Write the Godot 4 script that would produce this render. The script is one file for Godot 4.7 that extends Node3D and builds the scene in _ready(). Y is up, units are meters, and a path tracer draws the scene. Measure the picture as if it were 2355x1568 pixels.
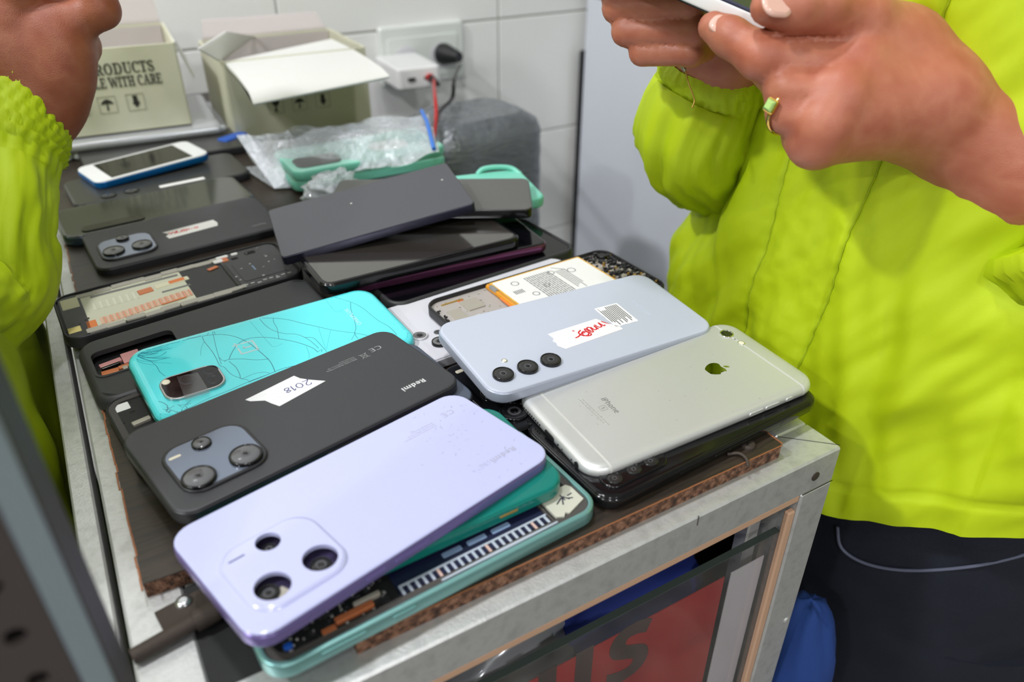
extends Node3D

# A phone repair counter: second-hand phones laid out on a small aluminium and chipboard cabinet,
# two people in hi-vis jackets holding phones over it, cartons and a socket against a tiled wall behind.

var M := {}
var taken := {}
var rng := RandomNumberGenerator.new()

# ---------------------------------------------------------------- naming
func numbered(called: String) -> String:
	if not taken.has(called):
		taken[called] = 0
		return called
	taken[called] += 1
	return "%s_%03d" % [called, taken[called]]

func tag(o: Node, label: String, category: String, group := "", kind := "") -> void:
	if label: o.set_meta("label", label)
	if category: o.set_meta("category", category)
	if group: o.set_meta("group", group)
	if kind: o.set_meta("kind", kind)

func thing(called: String, label: String, category: String, at := Vector3.ZERO, basis_ := Basis.IDENTITY, group := "") -> Node3D:
	var o := Node3D.new()
	o.name = numbered(called)
	add_child(o)
	o.transform = Transform3D(basis_, at)
	tag(o, label, category, group)
	return o

func obj(called: String, mesh: Mesh, mat: Material, parent: Node = null, xf := Transform3D.IDENTITY) -> MeshInstance3D:
	var o := MeshInstance3D.new()
	o.mesh = mesh
	o.material_override = mat
	o.cast_shadow = GeometryInstance3D.SHADOW_CASTING_SETTING_ON
	if parent == null:
		o.name = numbered(called)
		add_child(o)
	else:
		o.name = called
		parent.add_child(o, true)
	o.transform = xf
	return o

func struct(called: String, mesh: Mesh, mat: Material, parent: Node = null, xf := Transform3D.IDENTITY) -> MeshInstance3D:
	var o := obj(called, mesh, mat, parent, xf)
	if parent == null:
		o.set_meta("kind", "structure")
	return o

# ---------------------------------------------------------------- mesh building
class MB:
	var v := PackedVector3Array()
	var n := PackedVector3Array()
	var uv := PackedVector2Array()
	var ix := PackedInt32Array()

	func tri(a: Vector3, b: Vector3, c: Vector3) -> void:   # counted clockwise seen from outside
		var k := v.size()
		var nn := (c - a).cross(b - a).normalized()
		v.append_array(PackedVector3Array([a, b, c]))
		n.append_array(PackedVector3Array([nn, nn, nn]))
		uv.append_array(PackedVector2Array([Vector2.ZERO, Vector2.RIGHT, Vector2.ONE]))
		ix.append_array(PackedInt32Array([k, k + 1, k + 2]))

	func quad(a: Vector3, b: Vector3, c: Vector3, d: Vector3, w := Vector2.ONE) -> void:
		var k := v.size()
		var nn := (c - a).cross(b - a).normalized()
		v.append_array(PackedVector3Array([a, b, c, d]))
		n.append_array(PackedVector3Array([nn, nn, nn, nn]))
		uv.append_array(PackedVector2Array([Vector2(0, 0), Vector2(w.x, 0), w, Vector2(0, w.y)]))
		ix.append_array(PackedInt32Array([k, k + 1, k + 2, k, k + 2, k + 3]))

	func box(c: Vector3, s: Vector3, b := Basis.IDENTITY, ch := 0.0) -> MB:
		var h := s / 2.0
		if ch <= 0.0:
			ch = minf(minf(s.x, s.y), s.z) * 0.06
		# a chamfered box: three nested sets of corners
		var X := [Vector3(h.x, h.y - ch, h.z - ch), Vector3(h.x - ch, h.y, h.z - ch), Vector3(h.x - ch, h.y - ch, h.z)]
		var P := func(k: int, sx: float, sy: float, sz: float) -> Vector3:
			return c + b * (X[k] * Vector3(sx, sy, sz))
		for sg in [1.0, -1.0]:
			_face(P.call(0, sg, 1, 1), P.call(0, sg, 1, -1), P.call(0, sg, -1, -1), P.call(0, sg, -1, 1), b * Vector3(sg, 0, 0))
			_face(P.call(1, 1, sg, 1), P.call(1, 1, sg, -1), P.call(1, -1, sg, -1), P.call(1, -1, sg, 1), b * Vector3(0, sg, 0))
			_face(P.call(2, 1, 1, sg), P.call(2, 1, -1, sg), P.call(2, -1, -1, sg), P.call(2, -1, 1, sg), b * Vector3(0, 0, sg))
			for sh in [1.0, -1.0]:
				_face(P.call(0, sg, sh, 1), P.call(0, sg, sh, -1), P.call(1, sg, sh, -1), P.call(1, sg, sh, 1), b * Vector3(sg, sh, 0))
				_face(P.call(0, sg, 1, sh), P.call(0, sg, -1, sh), P.call(2, sg, -1, sh), P.call(2, sg, 1, sh), b * Vector3(sg, 0, sh))
				_face(P.call(1, 1, sg, sh), P.call(1, -1, sg, sh), P.call(2, -1, sg, sh), P.call(2, 1, sg, sh), b * Vector3(0, sg, sh))
				for si in [1.0, -1.0]:
					var a: Vector3 = P.call(0, sg, sh, si); var e: Vector3 = P.call(1, sg, sh, si); var f: Vector3 = P.call(2, sg, sh, si)
					if (f - a).cross(e - a).dot(b * Vector3(sg, sh, si)) > 0.0: tri(a, e, f)
					else: tri(a, f, e)
		return self

	func _face(a: Vector3, b: Vector3, c: Vector3, d: Vector3, out: Vector3) -> void:
		if (c - a).cross(b - a).dot(out) > 0.0: quad(a, b, c, d)
		else: quad(a, d, c, b)

	# rings of equal length, joined in order; smooth normals; caps as fans round their centre
	func loft(rings: Array, closed := true, cap0 := true, cap1 := true, flip := false, capuv := Vector4.ZERO) -> MB:
		var m: int = rings[0].size()
		var r := rings.size()
		var k := v.size()
		var acc := PackedVector3Array()
		acc.resize(m * r)
		for i in r:
			v.append_array(rings[i])
			for j in m:
				uv.append(Vector2(float(j) / (m - 1), float(i) / maxf(1, r - 1)))
		var cols := m if closed else m - 1
		for i in r - 1:
			for j in cols:
				var j2 := (j + 1) % m
				var a := i * m + j; var b := i * m + j2; var c := (i + 1) * m + j2; var d := (i + 1) * m + j
				var pa := v[k + a]; var pb := v[k + b]; var pc := v[k + c]; var pd := v[k + d]
				var nn := (pc - pa).cross(pd - pb)
				if not flip: nn = -nn
				acc[a] += nn; acc[b] += nn; acc[c] += nn; acc[d] += nn
				if flip: ix.append_array(PackedInt32Array([k + a, k + d, k + c, k + a, k + c, k + b]))
				else: ix.append_array(PackedInt32Array([k + a, k + b, k + c, k + a, k + c, k + d]))
		for i in m * r: acc[i] = acc[i].normalized()
		n.append_array(acc)
		for e in 2:
			if (e == 0 and not cap0) or (e == 1 and not cap1): continue
			var ring: PackedVector3Array = rings[0] if e == 0 else rings[r - 1]
			fan(ring, (e == 0) == flip, capuv)
		return self

	func fan(ring: PackedVector3Array, up: bool, capuv := Vector4.ZERO) -> void:
		var m := ring.size()
		var c := Vector3.ZERO
		for p in ring: c += p
		c /= m
		var nn := Vector3.ZERO
		for j in m: nn += (ring[j] - c).cross(ring[(j + 1) % m] - c)
		nn = nn.normalized()
		if up: nn = -nn
		var k := v.size()
		v.append(c)
		v.append_array(ring)
		for j in m + 1:
			n.append(nn)
			var p := v[k + j]
			uv.append(Vector2(p.x * capuv.x + 0.5, p.z * capuv.y + 0.5))
		for j in m:
			var a := k + 1 + j; var b := k + 1 + (j + 1) % m
			if up: ix.append_array(PackedInt32Array([k, a, b]))
			else: ix.append_array(PackedInt32Array([k, b, a]))

	# a rounded slab lying in x and z: profile = [inset, y] from the bottom to the top
	func slab(L: float, W: float, R: float, profile: Array, at := Transform3D.IDENTITY, cs := 6, cap0 := true) -> MB:
		var rings := []
		for p in profile:
			var ring := MB.rrect(L / 2 - p[0], W / 2 - p[0], maxf(R - p[0], 0.0002), cs)
			var out := PackedVector3Array()
			for q in ring: out.append(at * Vector3(q.x, p[1], q.y))
			rings.append(out)
		return loft(rings, true, cap0, true, false, Vector4(1.0 / L, 1.0 / W, 0, 0))

	static func rrect(hx: float, hz: float, r: float, cs := 6) -> PackedVector2Array:
		var o := PackedVector2Array()
		var cen := [Vector2(hx - r, hz - r), Vector2(-hx + r, hz - r), Vector2(-hx + r, -hz + r), Vector2(hx - r, -hz + r)]
		for q in 4:
			for i in cs + 1:
				var a := PI / 2 * (q + float(i) / cs)
				o.append(cen[q] + Vector2(cos(a), sin(a)) * r)
		return o

	# turn a profile [radius, y] round the y axis
	func lathe(profile: Array, at := Transform3D.IDENTITY, seg := 24, cap0 := true, cap1 := true) -> MB:
		var rings := []
		for p in profile:
			var ring := PackedVector3Array()
			for j in seg:
				var a := TAU * j / seg
				ring.append(at * Vector3(cos(a) * p[0], p[1], sin(a) * p[0]))
			rings.append(ring)
		return loft(rings, true, cap0, cap1)

	func tube(pts: Array, radii: Array, seg := 8, caps := true) -> MB:
		var rings := []
		var nn := Vector3.UP
		for i in pts.size():
			var d: Vector3 = (pts[mini(i + 1, pts.size() - 1)] - pts[maxi(i - 1, 0)]).normalized()
			if i == 0 and absf(d.dot(nn)) > 0.9: nn = Vector3.RIGHT
			var s := d.cross(nn).normalized()
			nn = s.cross(d).normalized()
			var rr: float = radii[mini(i, radii.size() - 1)]
			var ring := PackedVector3Array()
			for j in seg:
				var a := TAU * j / seg
				ring.append(pts[i] + (s * cos(a) + nn * sin(a)) * rr)
			rings.append(ring)
		return loft(rings, true, caps, caps)

	# flat plate between y0 and y1 with holes (outlines as Vector2 x,z); the outline should be convex
	func plate(outer: PackedVector2Array, holes: Array, y0: float, y1: float) -> MB:
		var all := PackedVector2Array(outer)
		for h in holes: all.append_array(h)
		var t := Geometry2D.triangulate_delaunay(all)
		var lo := outer[0]; var hi := outer[0]
		for p in outer:
			lo = lo.min(p); hi = hi.max(p)
		var size := hi - lo
		for y in [y1, y0]:
			var k := v.size()
			for p in all:
				v.append(Vector3(p.x, y, p.y)); n.append(Vector3.UP if y == y1 else Vector3.DOWN)
				uv.append((p - lo) / size)
			for i in range(0, t.size(), 3):
				var c := (all[t[i]] + all[t[i + 1]] + all[t[i + 2]]) / 3.0
				var keep := Geometry2D.is_point_in_polygon(c, outer)
				for h in holes:
					if Geometry2D.is_point_in_polygon(c, h): keep = false
				if not keep: continue
				var a := all[t[i]]; var b := all[t[i + 1]]; var d := all[t[i + 2]]
				var cw := (b - a).cross(d - a) > 0.0
				if cw == (y == y1): ix.append_array(PackedInt32Array([k + t[i], k + t[i + 1], k + t[i + 2]]))
				else: ix.append_array(PackedInt32Array([k + t[i], k + t[i + 2], k + t[i + 1]]))
		var loops := [outer]
		loops.append_array(holes)
		for li in loops.size():
			var ra := PackedVector3Array(); var rb := PackedVector3Array()
			for p in loops[li]:
				ra.append(Vector3(p.x, y0, p.y)); rb.append(Vector3(p.x, y1, p.y))
			loft([ra, rb], true, false, false, li > 0)
		return self

	func mesh() -> ArrayMesh:
		var a := []
		a.resize(Mesh.ARRAY_MAX)
		a[Mesh.ARRAY_VERTEX] = v
		a[Mesh.ARRAY_NORMAL] = n
		a[Mesh.ARRAY_TEX_UV] = uv
		a[Mesh.ARRAY_INDEX] = ix
		var m := ArrayMesh.new()
		m.add_surface_from_arrays(Mesh.PRIMITIVE_TRIANGLES, a)
		return m

func circle(c: Vector2, r: float, seg := 28) -> PackedVector2Array:
	var o := PackedVector2Array()
	for j in seg: o.append(c + Vector2.from_angle(TAU * j / seg) * r)
	return o

func moved(pts: PackedVector2Array, by: Vector2) -> PackedVector2Array:
	var o := PackedVector2Array()
	for p in pts: o.append(p + by)
	return o

# cut straight runs into short pieces, so that flat triangulation keeps to the outline
func dense(pts: PackedVector2Array, step: float) -> PackedVector2Array:
	var o := PackedVector2Array()
	for i in pts.size():
		var a := pts[i]; var b := pts[(i + 1) % pts.size()]
		var k := maxi(1, int(ceil(a.distance_to(b) / step)))
		for j in k: o.append(a.lerp(b, float(j) / k))
	return o

func area(pts: PackedVector2Array) -> float:
	var s := 0.0
	for i in pts.size(): s += pts[i].cross(pts[(i + 1) % pts.size()])
	return s

# flat outline (x,z) extruded from y0 to y1; the outline may be concave
func prism(pts: PackedVector2Array, y0: float, y1: float) -> ArrayMesh:
	var b := MB.new()
	var t := Geometry2D.triangulate_polygon(pts)
	for i in range(0, t.size(), 3):
		var q := [pts[t[i]], pts[t[i + 1]], pts[t[i + 2]]]
		if (q[1] - q[0]).cross(q[2] - q[0]) < 0.0: q = [q[0], q[2], q[1]]
		b.tri(Vector3(q[0].x, y1, q[0].y), Vector3(q[1].x, y1, q[1].y), Vector3(q[2].x, y1, q[2].y))
		b.tri(Vector3(q[0].x, y0, q[0].y), Vector3(q[2].x, y0, q[2].y), Vector3(q[1].x, y0, q[1].y))
	var sg := signf(area(pts))
	for i in pts.size():
		var p := pts[i]; var r := pts[(i + 1) % pts.size()]
		b._face(Vector3(p.x, y0, p.y), Vector3(r.x, y0, r.y), Vector3(r.x, y1, r.y), Vector3(p.x, y1, p.y), Vector3(r.y - p.y, 0, p.x - r.x) * sg)
	return b.mesh()

# outline given in x,y and extruded along z by depth, centred
func plaque(pts: PackedVector2Array, depth: float) -> ArrayMesh:
	var b := MB.new()
	var t := Geometry2D.triangulate_polygon(pts)
	var sg := signf(area(pts))
	for i in range(0, t.size(), 3):
		for s in [1.0, -1.0]:
			var q := []
			for k in 3: q.append(Vector3(pts[t[i + k]].x, pts[t[i + k]].y, depth / 2 * s))
			if (q[2] - q[0]).cross(q[1] - q[0]).z * s > 0.0: b.tri(q[0], q[1], q[2])
			else: b.tri(q[0], q[2], q[1])
	for i in pts.size():
		var p := pts[i]; var r := pts[(i + 1) % pts.size()]
		var out := Vector3(r.y - p.y, p.x - r.x, 0) * sg
		b._face(Vector3(p.x, p.y, -depth / 2), Vector3(r.x, r.y, -depth / 2), Vector3(r.x, r.y, depth / 2), Vector3(p.x, p.y, depth / 2), out)
	return b.mesh()

func bx(c: Vector3, s: Vector3, ch := 0.0, b := Basis.IDENTITY) -> ArrayMesh:
	return MB.new().box(c, s, b, ch).mesh()

# ---------------------------------------------------------------- materials
func sm(col: Color, rough: float, metal := 0.0) -> StandardMaterial3D:
	var m := StandardMaterial3D.new()
	m.albedo_color = col
	m.roughness = rough
	m.metallic = metal
	return m

func rgb(r: int, g: int, b: int, a := 255) -> Color:
	return Color8(r, g, b, a)

func noise_tex(freq: float, seed_: int, ramp: Array, size := 512, octaves := 4, kind := FastNoiseLite.TYPE_SIMPLEX_SMOOTH) -> ImageTexture:
	var f := FastNoiseLite.new()
	f.seed = seed_
	f.frequency = freq
	f.noise_type = kind
	f.fractal_octaves = octaves
	var im := f.get_seamless_image(size, size)
	im.convert(Image.FORMAT_L8)
	var g := Gradient.new()
	g.offsets = PackedFloat32Array(ramp[0])
	g.colors = PackedColorArray(ramp[1])
	var lut := []
	for i in 256: lut.append(g.sample(i / 255.0))
	var d := im.get_data()
	var o := PackedByteArray()
	o.resize(size * size * 3)
	for i in d.size():
		var c: Color = lut[d[i]]
		o[i * 3] = int(c.r * 255); o[i * 3 + 1] = int(c.g * 255); o[i * 3 + 2] = int(c.b * 255)
	return ImageTexture.create_from_image(Image.create_from_data(size, size, false, Image.FORMAT_RGB8, o))

func noise_normal(freq: float, seed_: int, strength: float, size := 512, octaves := 3) -> ImageTexture:
	var f := FastNoiseLite.new()
	f.seed = seed_
	f.frequency = freq
	f.fractal_octaves = octaves
	var im := f.get_seamless_image(size, size)
	im.convert(Image.FORMAT_RGBA8)
	im.bump_map_to_normal_map(strength)
	return ImageTexture.create_from_image(im)

func tri(m: StandardMaterial3D, scale: Vector3, world := false) -> StandardMaterial3D:
	m.uv1_triplanar = true
	m.uv1_world_triplanar = world
	m.uv1_scale = scale
	return m

func nrm(m: StandardMaterial3D, t: Texture2D, s: float) -> StandardMaterial3D:
	m.normal_enabled = true
	m.normal_texture = t
	m.normal_scale = s
	return m

# ---------------------------------------------------------------- drawing print into images
func canvas(w: int, h: int, c: Color) -> Image:
	var im := Image.create(w, h, false, Image.FORMAT_RGBA8)
	im.fill(c)
	return im

func stroke(im: Image, pts: Array, width: float, c: Color) -> void:
	var w := im.get_width(); var h := im.get_height()
	for i in pts.size() - 1:
		var a: Vector2 = pts[i]; var b: Vector2 = pts[i + 1]
		var steps := maxi(1, int(a.distance_to(b) * 1.5))
		for s in steps + 1:
			var p := a.lerp(b, float(s) / steps)
			var r := width / 2.0
			for y in range(int(floor(p.y - r)), int(ceil(p.y + r)) + 1):
				for x in range(int(floor(p.x - r)), int(ceil(p.x + r)) + 1):
					if x < 0 or y < 0 or x >= w or y >= h: continue
					var cov := clampf(r + 0.5 - Vector2(x, y).distance_to(p), 0.0, 1.0)
					if cov > 0.0: im.set_pixel(x, y, im.get_pixel(x, y).lerp(c, cov * c.a))

func curve(pts: Array, per := 8) -> Array:
	var o := []
	for i in pts.size() - 1:
		var p0: Vector2 = pts[maxi(i - 1, 0)]; var p3: Vector2 = pts[mini(i + 2, pts.size() - 1)]
		for s in per:
			o.append(pts[i].cubic_interpolate(pts[i + 1], p0, p3, float(s) / per))
	o.append(pts[pts.size() - 1])
	return o

func curve3(pts: Array, per := 8) -> Array:
	var o := []
	for i in pts.size() - 1:
		var p0: Vector3 = pts[maxi(i - 1, 0)]; var p3: Vector3 = pts[mini(i + 2, pts.size() - 1)]
		for s in per:
			o.append(pts[i].cubic_interpolate(pts[i + 1], p0, p3, float(s) / per))
	o.append(pts[pts.size() - 1])
	return o

func tex(im: Image) -> ImageTexture:
	return ImageTexture.create_from_image(im)

func tmat(im: Image, rough: float, metal := 0.0) -> StandardMaterial3D:
	var m := sm(Color.WHITE, rough, metal)
	m.albedo_texture = tex(im)
	return m

# lettering lying on a surface: dir = reading direction, up = towards the tops of the letters
func letters(parent: Node, called: String, s: String, height: float, width: float, at: Vector3, dir: Vector3, up: Vector3, mat: Material, font := "Droid Sans", weight := 400, depth := 0.00012) -> MeshInstance3D:
	var t := TextMesh.new()
	var f := SystemFont.new()
	f.font_names = PackedStringArray([font])
	f.font_weight = weight
	t.font = f
	t.text = s
	t.font_size = 32
	t.pixel_size = 0.01
	t.depth = 0.01
	t.curve_step = 1.5
	t.horizontal_alignment = HORIZONTAL_ALIGNMENT_CENTER
	t.vertical_alignment = VERTICAL_ALIGNMENT_CENTER
	var bb := t.get_aabb()
	var sc := Vector3(width / maxf(bb.size.x, 0.001), height / maxf(bb.size.y, 0.001), depth / maxf(bb.size.z, 0.001))
	var o := obj(called, t, mat, parent)
	var z := dir.cross(up).normalized()
	var b := Basis(dir.normalized() * sc.x, up.normalized() * sc.y, z * sc.z)
	o.transform = Transform3D(b, at - b * bb.get_center())
	return o

func pose(p: Array) -> Basis:   # turn about y, then a small tilt (about x and z) as one rotation vector
	var tv := Vector3(p[4], 0, p[5])
	var b := Basis(Vector3.UP, p[3])
	return b * Basis(tv.normalized(), tv.length()) if tv.length() > 1e-6 else b

# ---------------------------------------------------------------- scene
func _ready() -> void:
	rng.seed = 1
	var cam := Camera3D.new()
	cam.name = "camera"
	add_child(cam)
	cam.near = 0.02
	cam.far = 40.0
	var look := CameraAttributesPhysical.new()
	look.frustum_focal_length = 27.057
	look.frustum_focus_distance = 0.46
	look.exposure_aperture = 6.0
	look.frustum_near = 0.02
	look.frustum_far = 40.0
	cam.attributes = look
	cam.fov = 47.83
	cam.position = Vector3(-0.3301, 0.2798, 0.1942)
	cam.rotation_order = EULER_ORDER_YXZ
	cam.rotation = Vector3(-0.56001, -0.53242, 0.00158)
	cam.current = true

	var env := Environment.new()
	env.background_mode = Environment.BG_COLOR
	env.background_color = Color(0.02, 0.02, 0.02)
	env.tonemap_mode = Environment.TONE_MAPPER_LINEAR
	env.tonemap_exposure = 1.1
	env.sdfgi_enabled = true
	env.ssao_enabled = true
	env.ssil_enabled = true
	var we := WorldEnvironment.new()
	we.name = "world_environment"
	we.environment = env
	add_child(we)

	materials()
	# ceiling lamps: small round LED downlights, as the crisp shadows and point highlights show
	for l in [
		[Vector3(-0.75, 1.72, 0.95), 0.45],
		[Vector3(-0.10, 1.72, 2.10), 1.7],
		[Vector3(-2.55, 1.72, 0.85), 2.5],
		[Vector3(-0.35, 1.72, -0.35), 0.95],
		[Vector3(-1.60, 1.72, -0.30), 3.2],
		[Vector3(-1.50, 1.72, 2.10), 2.0]]:
		downlight(l[0], l[1])

	room()
	cabinet()
	post()
	silver_phone()
	charcoal_phone()
	lavender_phone()
	cracked_phone()
	pale_phone()
	teal_phone()
	mint_chassis()
	under_phones()
	cutout_case()
	opened_beige()
	back_left_phones()
	right_phones()
	background_things()
	right_person()
	left_person()

func downlight(p: Vector3, e: float) -> void:
	var o := thing("ceiling_downlight", "round white ceiling downlight above the counter, out of the picture", "lamp", p, Basis.IDENTITY, "ceiling downlights")
	obj("trim_ring", MB.new().lathe([[0.075, 0.004], [0.095, 0.006], [0.098, 0.022], [0.102, 0.03]], Transform3D.IDENTITY, 32, false, true).mesh(), M.white_gloss, o)
	obj("lamp_lens", MB.new().lathe([[0.070, 0.010], [0.076, 0.012], [0.076, 0.016]], Transform3D.IDENTITY, 32, true, true).mesh(), M.lamp_glow, o)
	var a := AreaLight3D.new()
	a.name = "lamp_light"
	o.add_child(a)
	a.position = Vector3(0, -0.002, 0)
	a.rotation = Vector3(-PI / 2, 0, 0)
	a.area_size = Vector2(0.13, 0.13)
	a.area_range = 12.0
	a.area_attenuation = 2.0
	a.light_color = Color(0.985, 0.99, 1.0)
	a.light_energy = e
	a.shadow_enabled = true

func materials() -> void:
	var grain := noise_normal(0.9, 3, 6.0, 256, 2)
	var fine := noise_normal(0.35, 5, 4.0, 256, 3)
	var streak := noise_tex(0.02, 7, [[0.0, 0.35, 0.6, 1.0], [Color(0.90, 0.90, 0.90), Color(0.97, 0.97, 0.97), Color(1, 1, 1), Color(0.93, 0.93, 0.93)]], 512, 5)
	M.lamp_glow = sm(Color.WHITE, 0.5)
	M.lamp_glow.emission_enabled = true
	M.lamp_glow.emission = Color(1, 0.985, 0.97)
	M.lamp_glow.emission_energy_multiplier = 6.0
	# metals
	M.silver = nrm(tri(sm(rgb(214, 215, 214), 0.36, 0.5), Vector3(60, 60, 60)), grain, 0.05)
	M.antenna = sm(rgb(196, 196, 192), 0.5)
	M.chrome = sm(rgb(225, 225, 225), 0.12, 1.0)
	M.chrome_soft = sm(rgb(190, 192, 194), 0.28, 0.9)
	M.mirror = sm(rgb(200, 202, 200), 0.06, 1.0)
	M.beige_metal = sm(rgb(178, 172, 160), 0.4, 0.35)
	M.gold = sm(rgb(196, 160, 84), 0.35, 0.7)
	M.copper = sm(rgb(206, 122, 78), 0.4, 0.4)
	M.copper_pale = sm(rgb(200, 170, 160), 0.5)
	M.solder = sm(rgb(190, 190, 186), 0.35, 0.6)
	M.blue_metal = sm(rgb(20, 120, 205), 0.28, 0.6)
	M.aqua_frame = sm(rgb(40, 170, 168), 0.2, 0.5)
	M.mint_frame = sm(rgb(128, 178, 176), 0.3, 0.55)
	M.purple_frame = sm(rgb(126, 112, 172), 0.24, 0.35)
	M.pale_frame = sm(rgb(176, 182, 200), 0.34, 0.3)
	M.dark_frame = sm(rgb(40, 40, 44), 0.38)
	M.graphite_frame = sm(rgb(44, 44, 62), 0.22, 0.5)
	M.wine_edge = sm(rgb(112, 62, 96), 0.14, 0.7)
	M.blue_edge = sm(rgb(66, 80, 96), 0.14, 0.4)
	# plastics and glass
	M.white_gloss = sm(rgb(236, 236, 236), 0.2)
	M.white_frame = sm(rgb(214, 214, 218), 0.3)
	M.white_back = sm(rgb(206, 206, 214), 0.3)
	M.black_gloss = sm(rgb(14, 14, 16), 0.12)
	M.black_piano = sm(rgb(16, 16, 19), 0.10)
	M.black_mirror = sm(rgb(10, 10, 14), 0.06)
	M.black_matt = sm(rgb(20, 20, 21), 0.6)
	M.black_plastic = nrm(tri(sm(rgb(34, 34, 36), 0.5), Vector3(40, 40, 40)), fine, 0.12)
	M.charcoal_plastic = nrm(tri(sm(rgb(62, 62, 64), 0.55), Vector3(40, 40, 40)), fine, 0.12)
	M.void = sm(rgb(6, 6, 6), 0.9)
	M.charcoal = nrm(tri(sm(rgb(54, 54, 58), 0.46), Vector3(90, 90, 90)), grain, 0.06)
	M.graphite = nrm(tri(sm(rgb(76, 76, 82), 0.5), Vector3(90, 90, 90)), grain, 0.06)
	M.grey_screen = sm(rgb(86, 86, 84), 0.32)
	M.taupe_screen = sm(rgb(50, 46, 43), 0.10)
	M.taupe_screen.metallic_specular = 1.0
	M.taupe_screen.clearcoat_enabled = true
	M.taupe_screen.clearcoat_roughness = 0.08
	M.dark_gloss = sm(rgb(52, 52, 50), 0.28)
	M.smoky_glass = sm(rgb(70, 72, 66), 0.10)
	M.slate_back = sm(rgb(72, 80, 94), 0.4)
	M.slate = sm(rgb(44, 48, 62), 0.3)
	M.slate_mirror = sm(rgb(124, 132, 150), 0.10, 0.5)
	M.case_black = nrm(tri(sm(rgb(46, 46, 48), 0.5), Vector3(70, 70, 70)), grain, 0.08)
	M.lens = sm(rgb(8, 8, 12), 0.04)
	M.lens.clearcoat_enabled = true
	M.lens_dome = sm(rgb(78, 78, 82), 0.05)
	M.lens_dome.clearcoat_enabled = true
	M.lens_grey = sm(rgb(86, 86, 90), 0.3, 0.3)
	M.lens_grey_glass = sm(rgb(110, 110, 110), 0.25)
	M.flash = sm(rgb(236, 228, 206), 0.25)
	M.lavender = sm(rgb(190, 193, 234), 0.2)
	M.lavender.clearcoat_enabled = true
	M.lavender.clearcoat_roughness = 0.05
	M.pale_back = nrm(tri(sm(rgb(186, 192, 208), 0.3), Vector3(120, 120, 120)), grain, 0.02)
	M.teal = sm(rgb(18, 116, 106), 0.16)
	M.mint_case = sm(rgb(122, 206, 186), 0.4)
	M.screen_off = sm(rgb(46, 46, 42), 0.12)
	M.clear_film = sm(Color(0.3, 0.32, 0.35, 0.10), 0.12)
	M.clear_film.transparency = BaseMaterial3D.TRANSPARENCY_ALPHA
	# prints
	M.grey_print = sm(rgb(110, 110, 108), 0.5)
	M.faint_print = sm(rgb(160, 160, 156), 0.5)
	M.light_print = sm(rgb(206, 206, 208), 0.45)
	M.dim_print = sm(rgb(150, 150, 152), 0.5)
	M.lavender_print = sm(rgb(172, 172, 196), 0.5)
	M.pale_print = sm(rgb(190, 216, 220), 0.4)
	M.pale_back_print = sm(rgb(196, 204, 222), 0.35)
	M.slot_grey = sm(rgb(96, 98, 138), 0.5)
	# papers, foils, innards
	M.paper = sm(rgb(232, 231, 228), 0.8)
	M.paper_cream = sm(rgb(222, 218, 190), 0.8)
	M.gold_paper = sm(rgb(206, 190, 120), 0.6)
	M.cream_foil = sm(rgb(206, 206, 184), 0.5)
	M.cream_foil_pale = sm(rgb(218, 218, 198), 0.5)
	M.grey_foil = nrm(tri(sm(rgb(176, 172, 162), 0.42), Vector3(30, 30, 30)), fine, 0.5)
	M.grey_foil_dark = sm(rgb(112, 112, 110), 0.5)
	M.salmon = sm(rgb(222, 156, 128), 0.6)
	M.salmon_pale = sm(rgb(228, 186, 160), 0.6)
	M.orange = sm(rgb(224, 120, 50), 0.45)
	M.pink = sm(rgb(206, 146, 146), 0.4, 0.2)
	M.amber = sm(rgb(206, 138, 30), 0.25)
	M.gold_film = sm(rgb(222, 172, 60), 0.3)
	M.board_grey = nrm(tri(sm(rgb(176, 170, 166), 0.45, 0.15), Vector3(30, 30, 30)), fine, 0.3)
	M.pcb_green = sm(rgb(24, 62, 52), 0.4)
	M.pcb_black = sm(rgb(26, 26, 28), 0.4)
	M.chip_dark = sm(rgb(38, 38, 40), 0.4)
	M.adhesive = nrm(tri(sm(rgb(74, 70, 68), 0.7), Vector3(40, 40, 40)), grain, 0.5)
	M.navy = sm(rgb(22, 26, 54), 0.4)
	M.pale_foil = sm(rgb(196, 206, 220), 0.3, 0.3)
	M.blue_foil = sm(rgb(120, 142, 176), 0.4)
	M.blue_plastic = sm(rgb(30, 90, 190), 0.4)
	M.pale_bracket = sm(rgb(192, 192, 178), 0.4)
	# cabinet
	M.aluminium = tri(sm(rgb(206, 207, 206), 0.42, 0.6), Vector3(7, 7, 7), true)
	M.aluminium.albedo_texture = streak
	nrm(M.aluminium, fine, 0.06)
	var board_tex := noise_tex(0.06, 23, [[0.0, 0.28, 0.45, 0.6, 0.8, 1.0], [rgb(34, 20, 14), rgb(80, 52, 38), rgb(112, 76, 56), rgb(140, 98, 74), rgb(168, 124, 98), rgb(88, 56, 40)]], 512, 5, FastNoiseLite.TYPE_VALUE_CUBIC)
	M.chipboard = tri(sm(Color.WHITE, 0.85), Vector3(15, 15, 15), true)
	M.chipboard.albedo_texture = board_tex
	nrm(M.chipboard, noise_normal(0.08, 29, 14.0, 512, 4), 1.2)
	var lam := noise_tex(0.02, 33, [[0.0, 0.45, 0.55, 1.0], [rgb(34, 28, 23), rgb(46, 39, 33), rgb(56, 46, 38), rgb(40, 33, 28)]], 512, 5)
	M.laminate = tri(sm(Color.WHITE, 0.42), Vector3(2.0, 30, 26), true)
	M.laminate.albedo_texture = lam
	M.edge_band = sm(rgb(142, 88, 52), 0.6)
	M.gasket = nrm(tri(sm(rgb(196, 158, 130), 0.45), Vector3(20, 20, 20), true), fine, 0.2)
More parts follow.
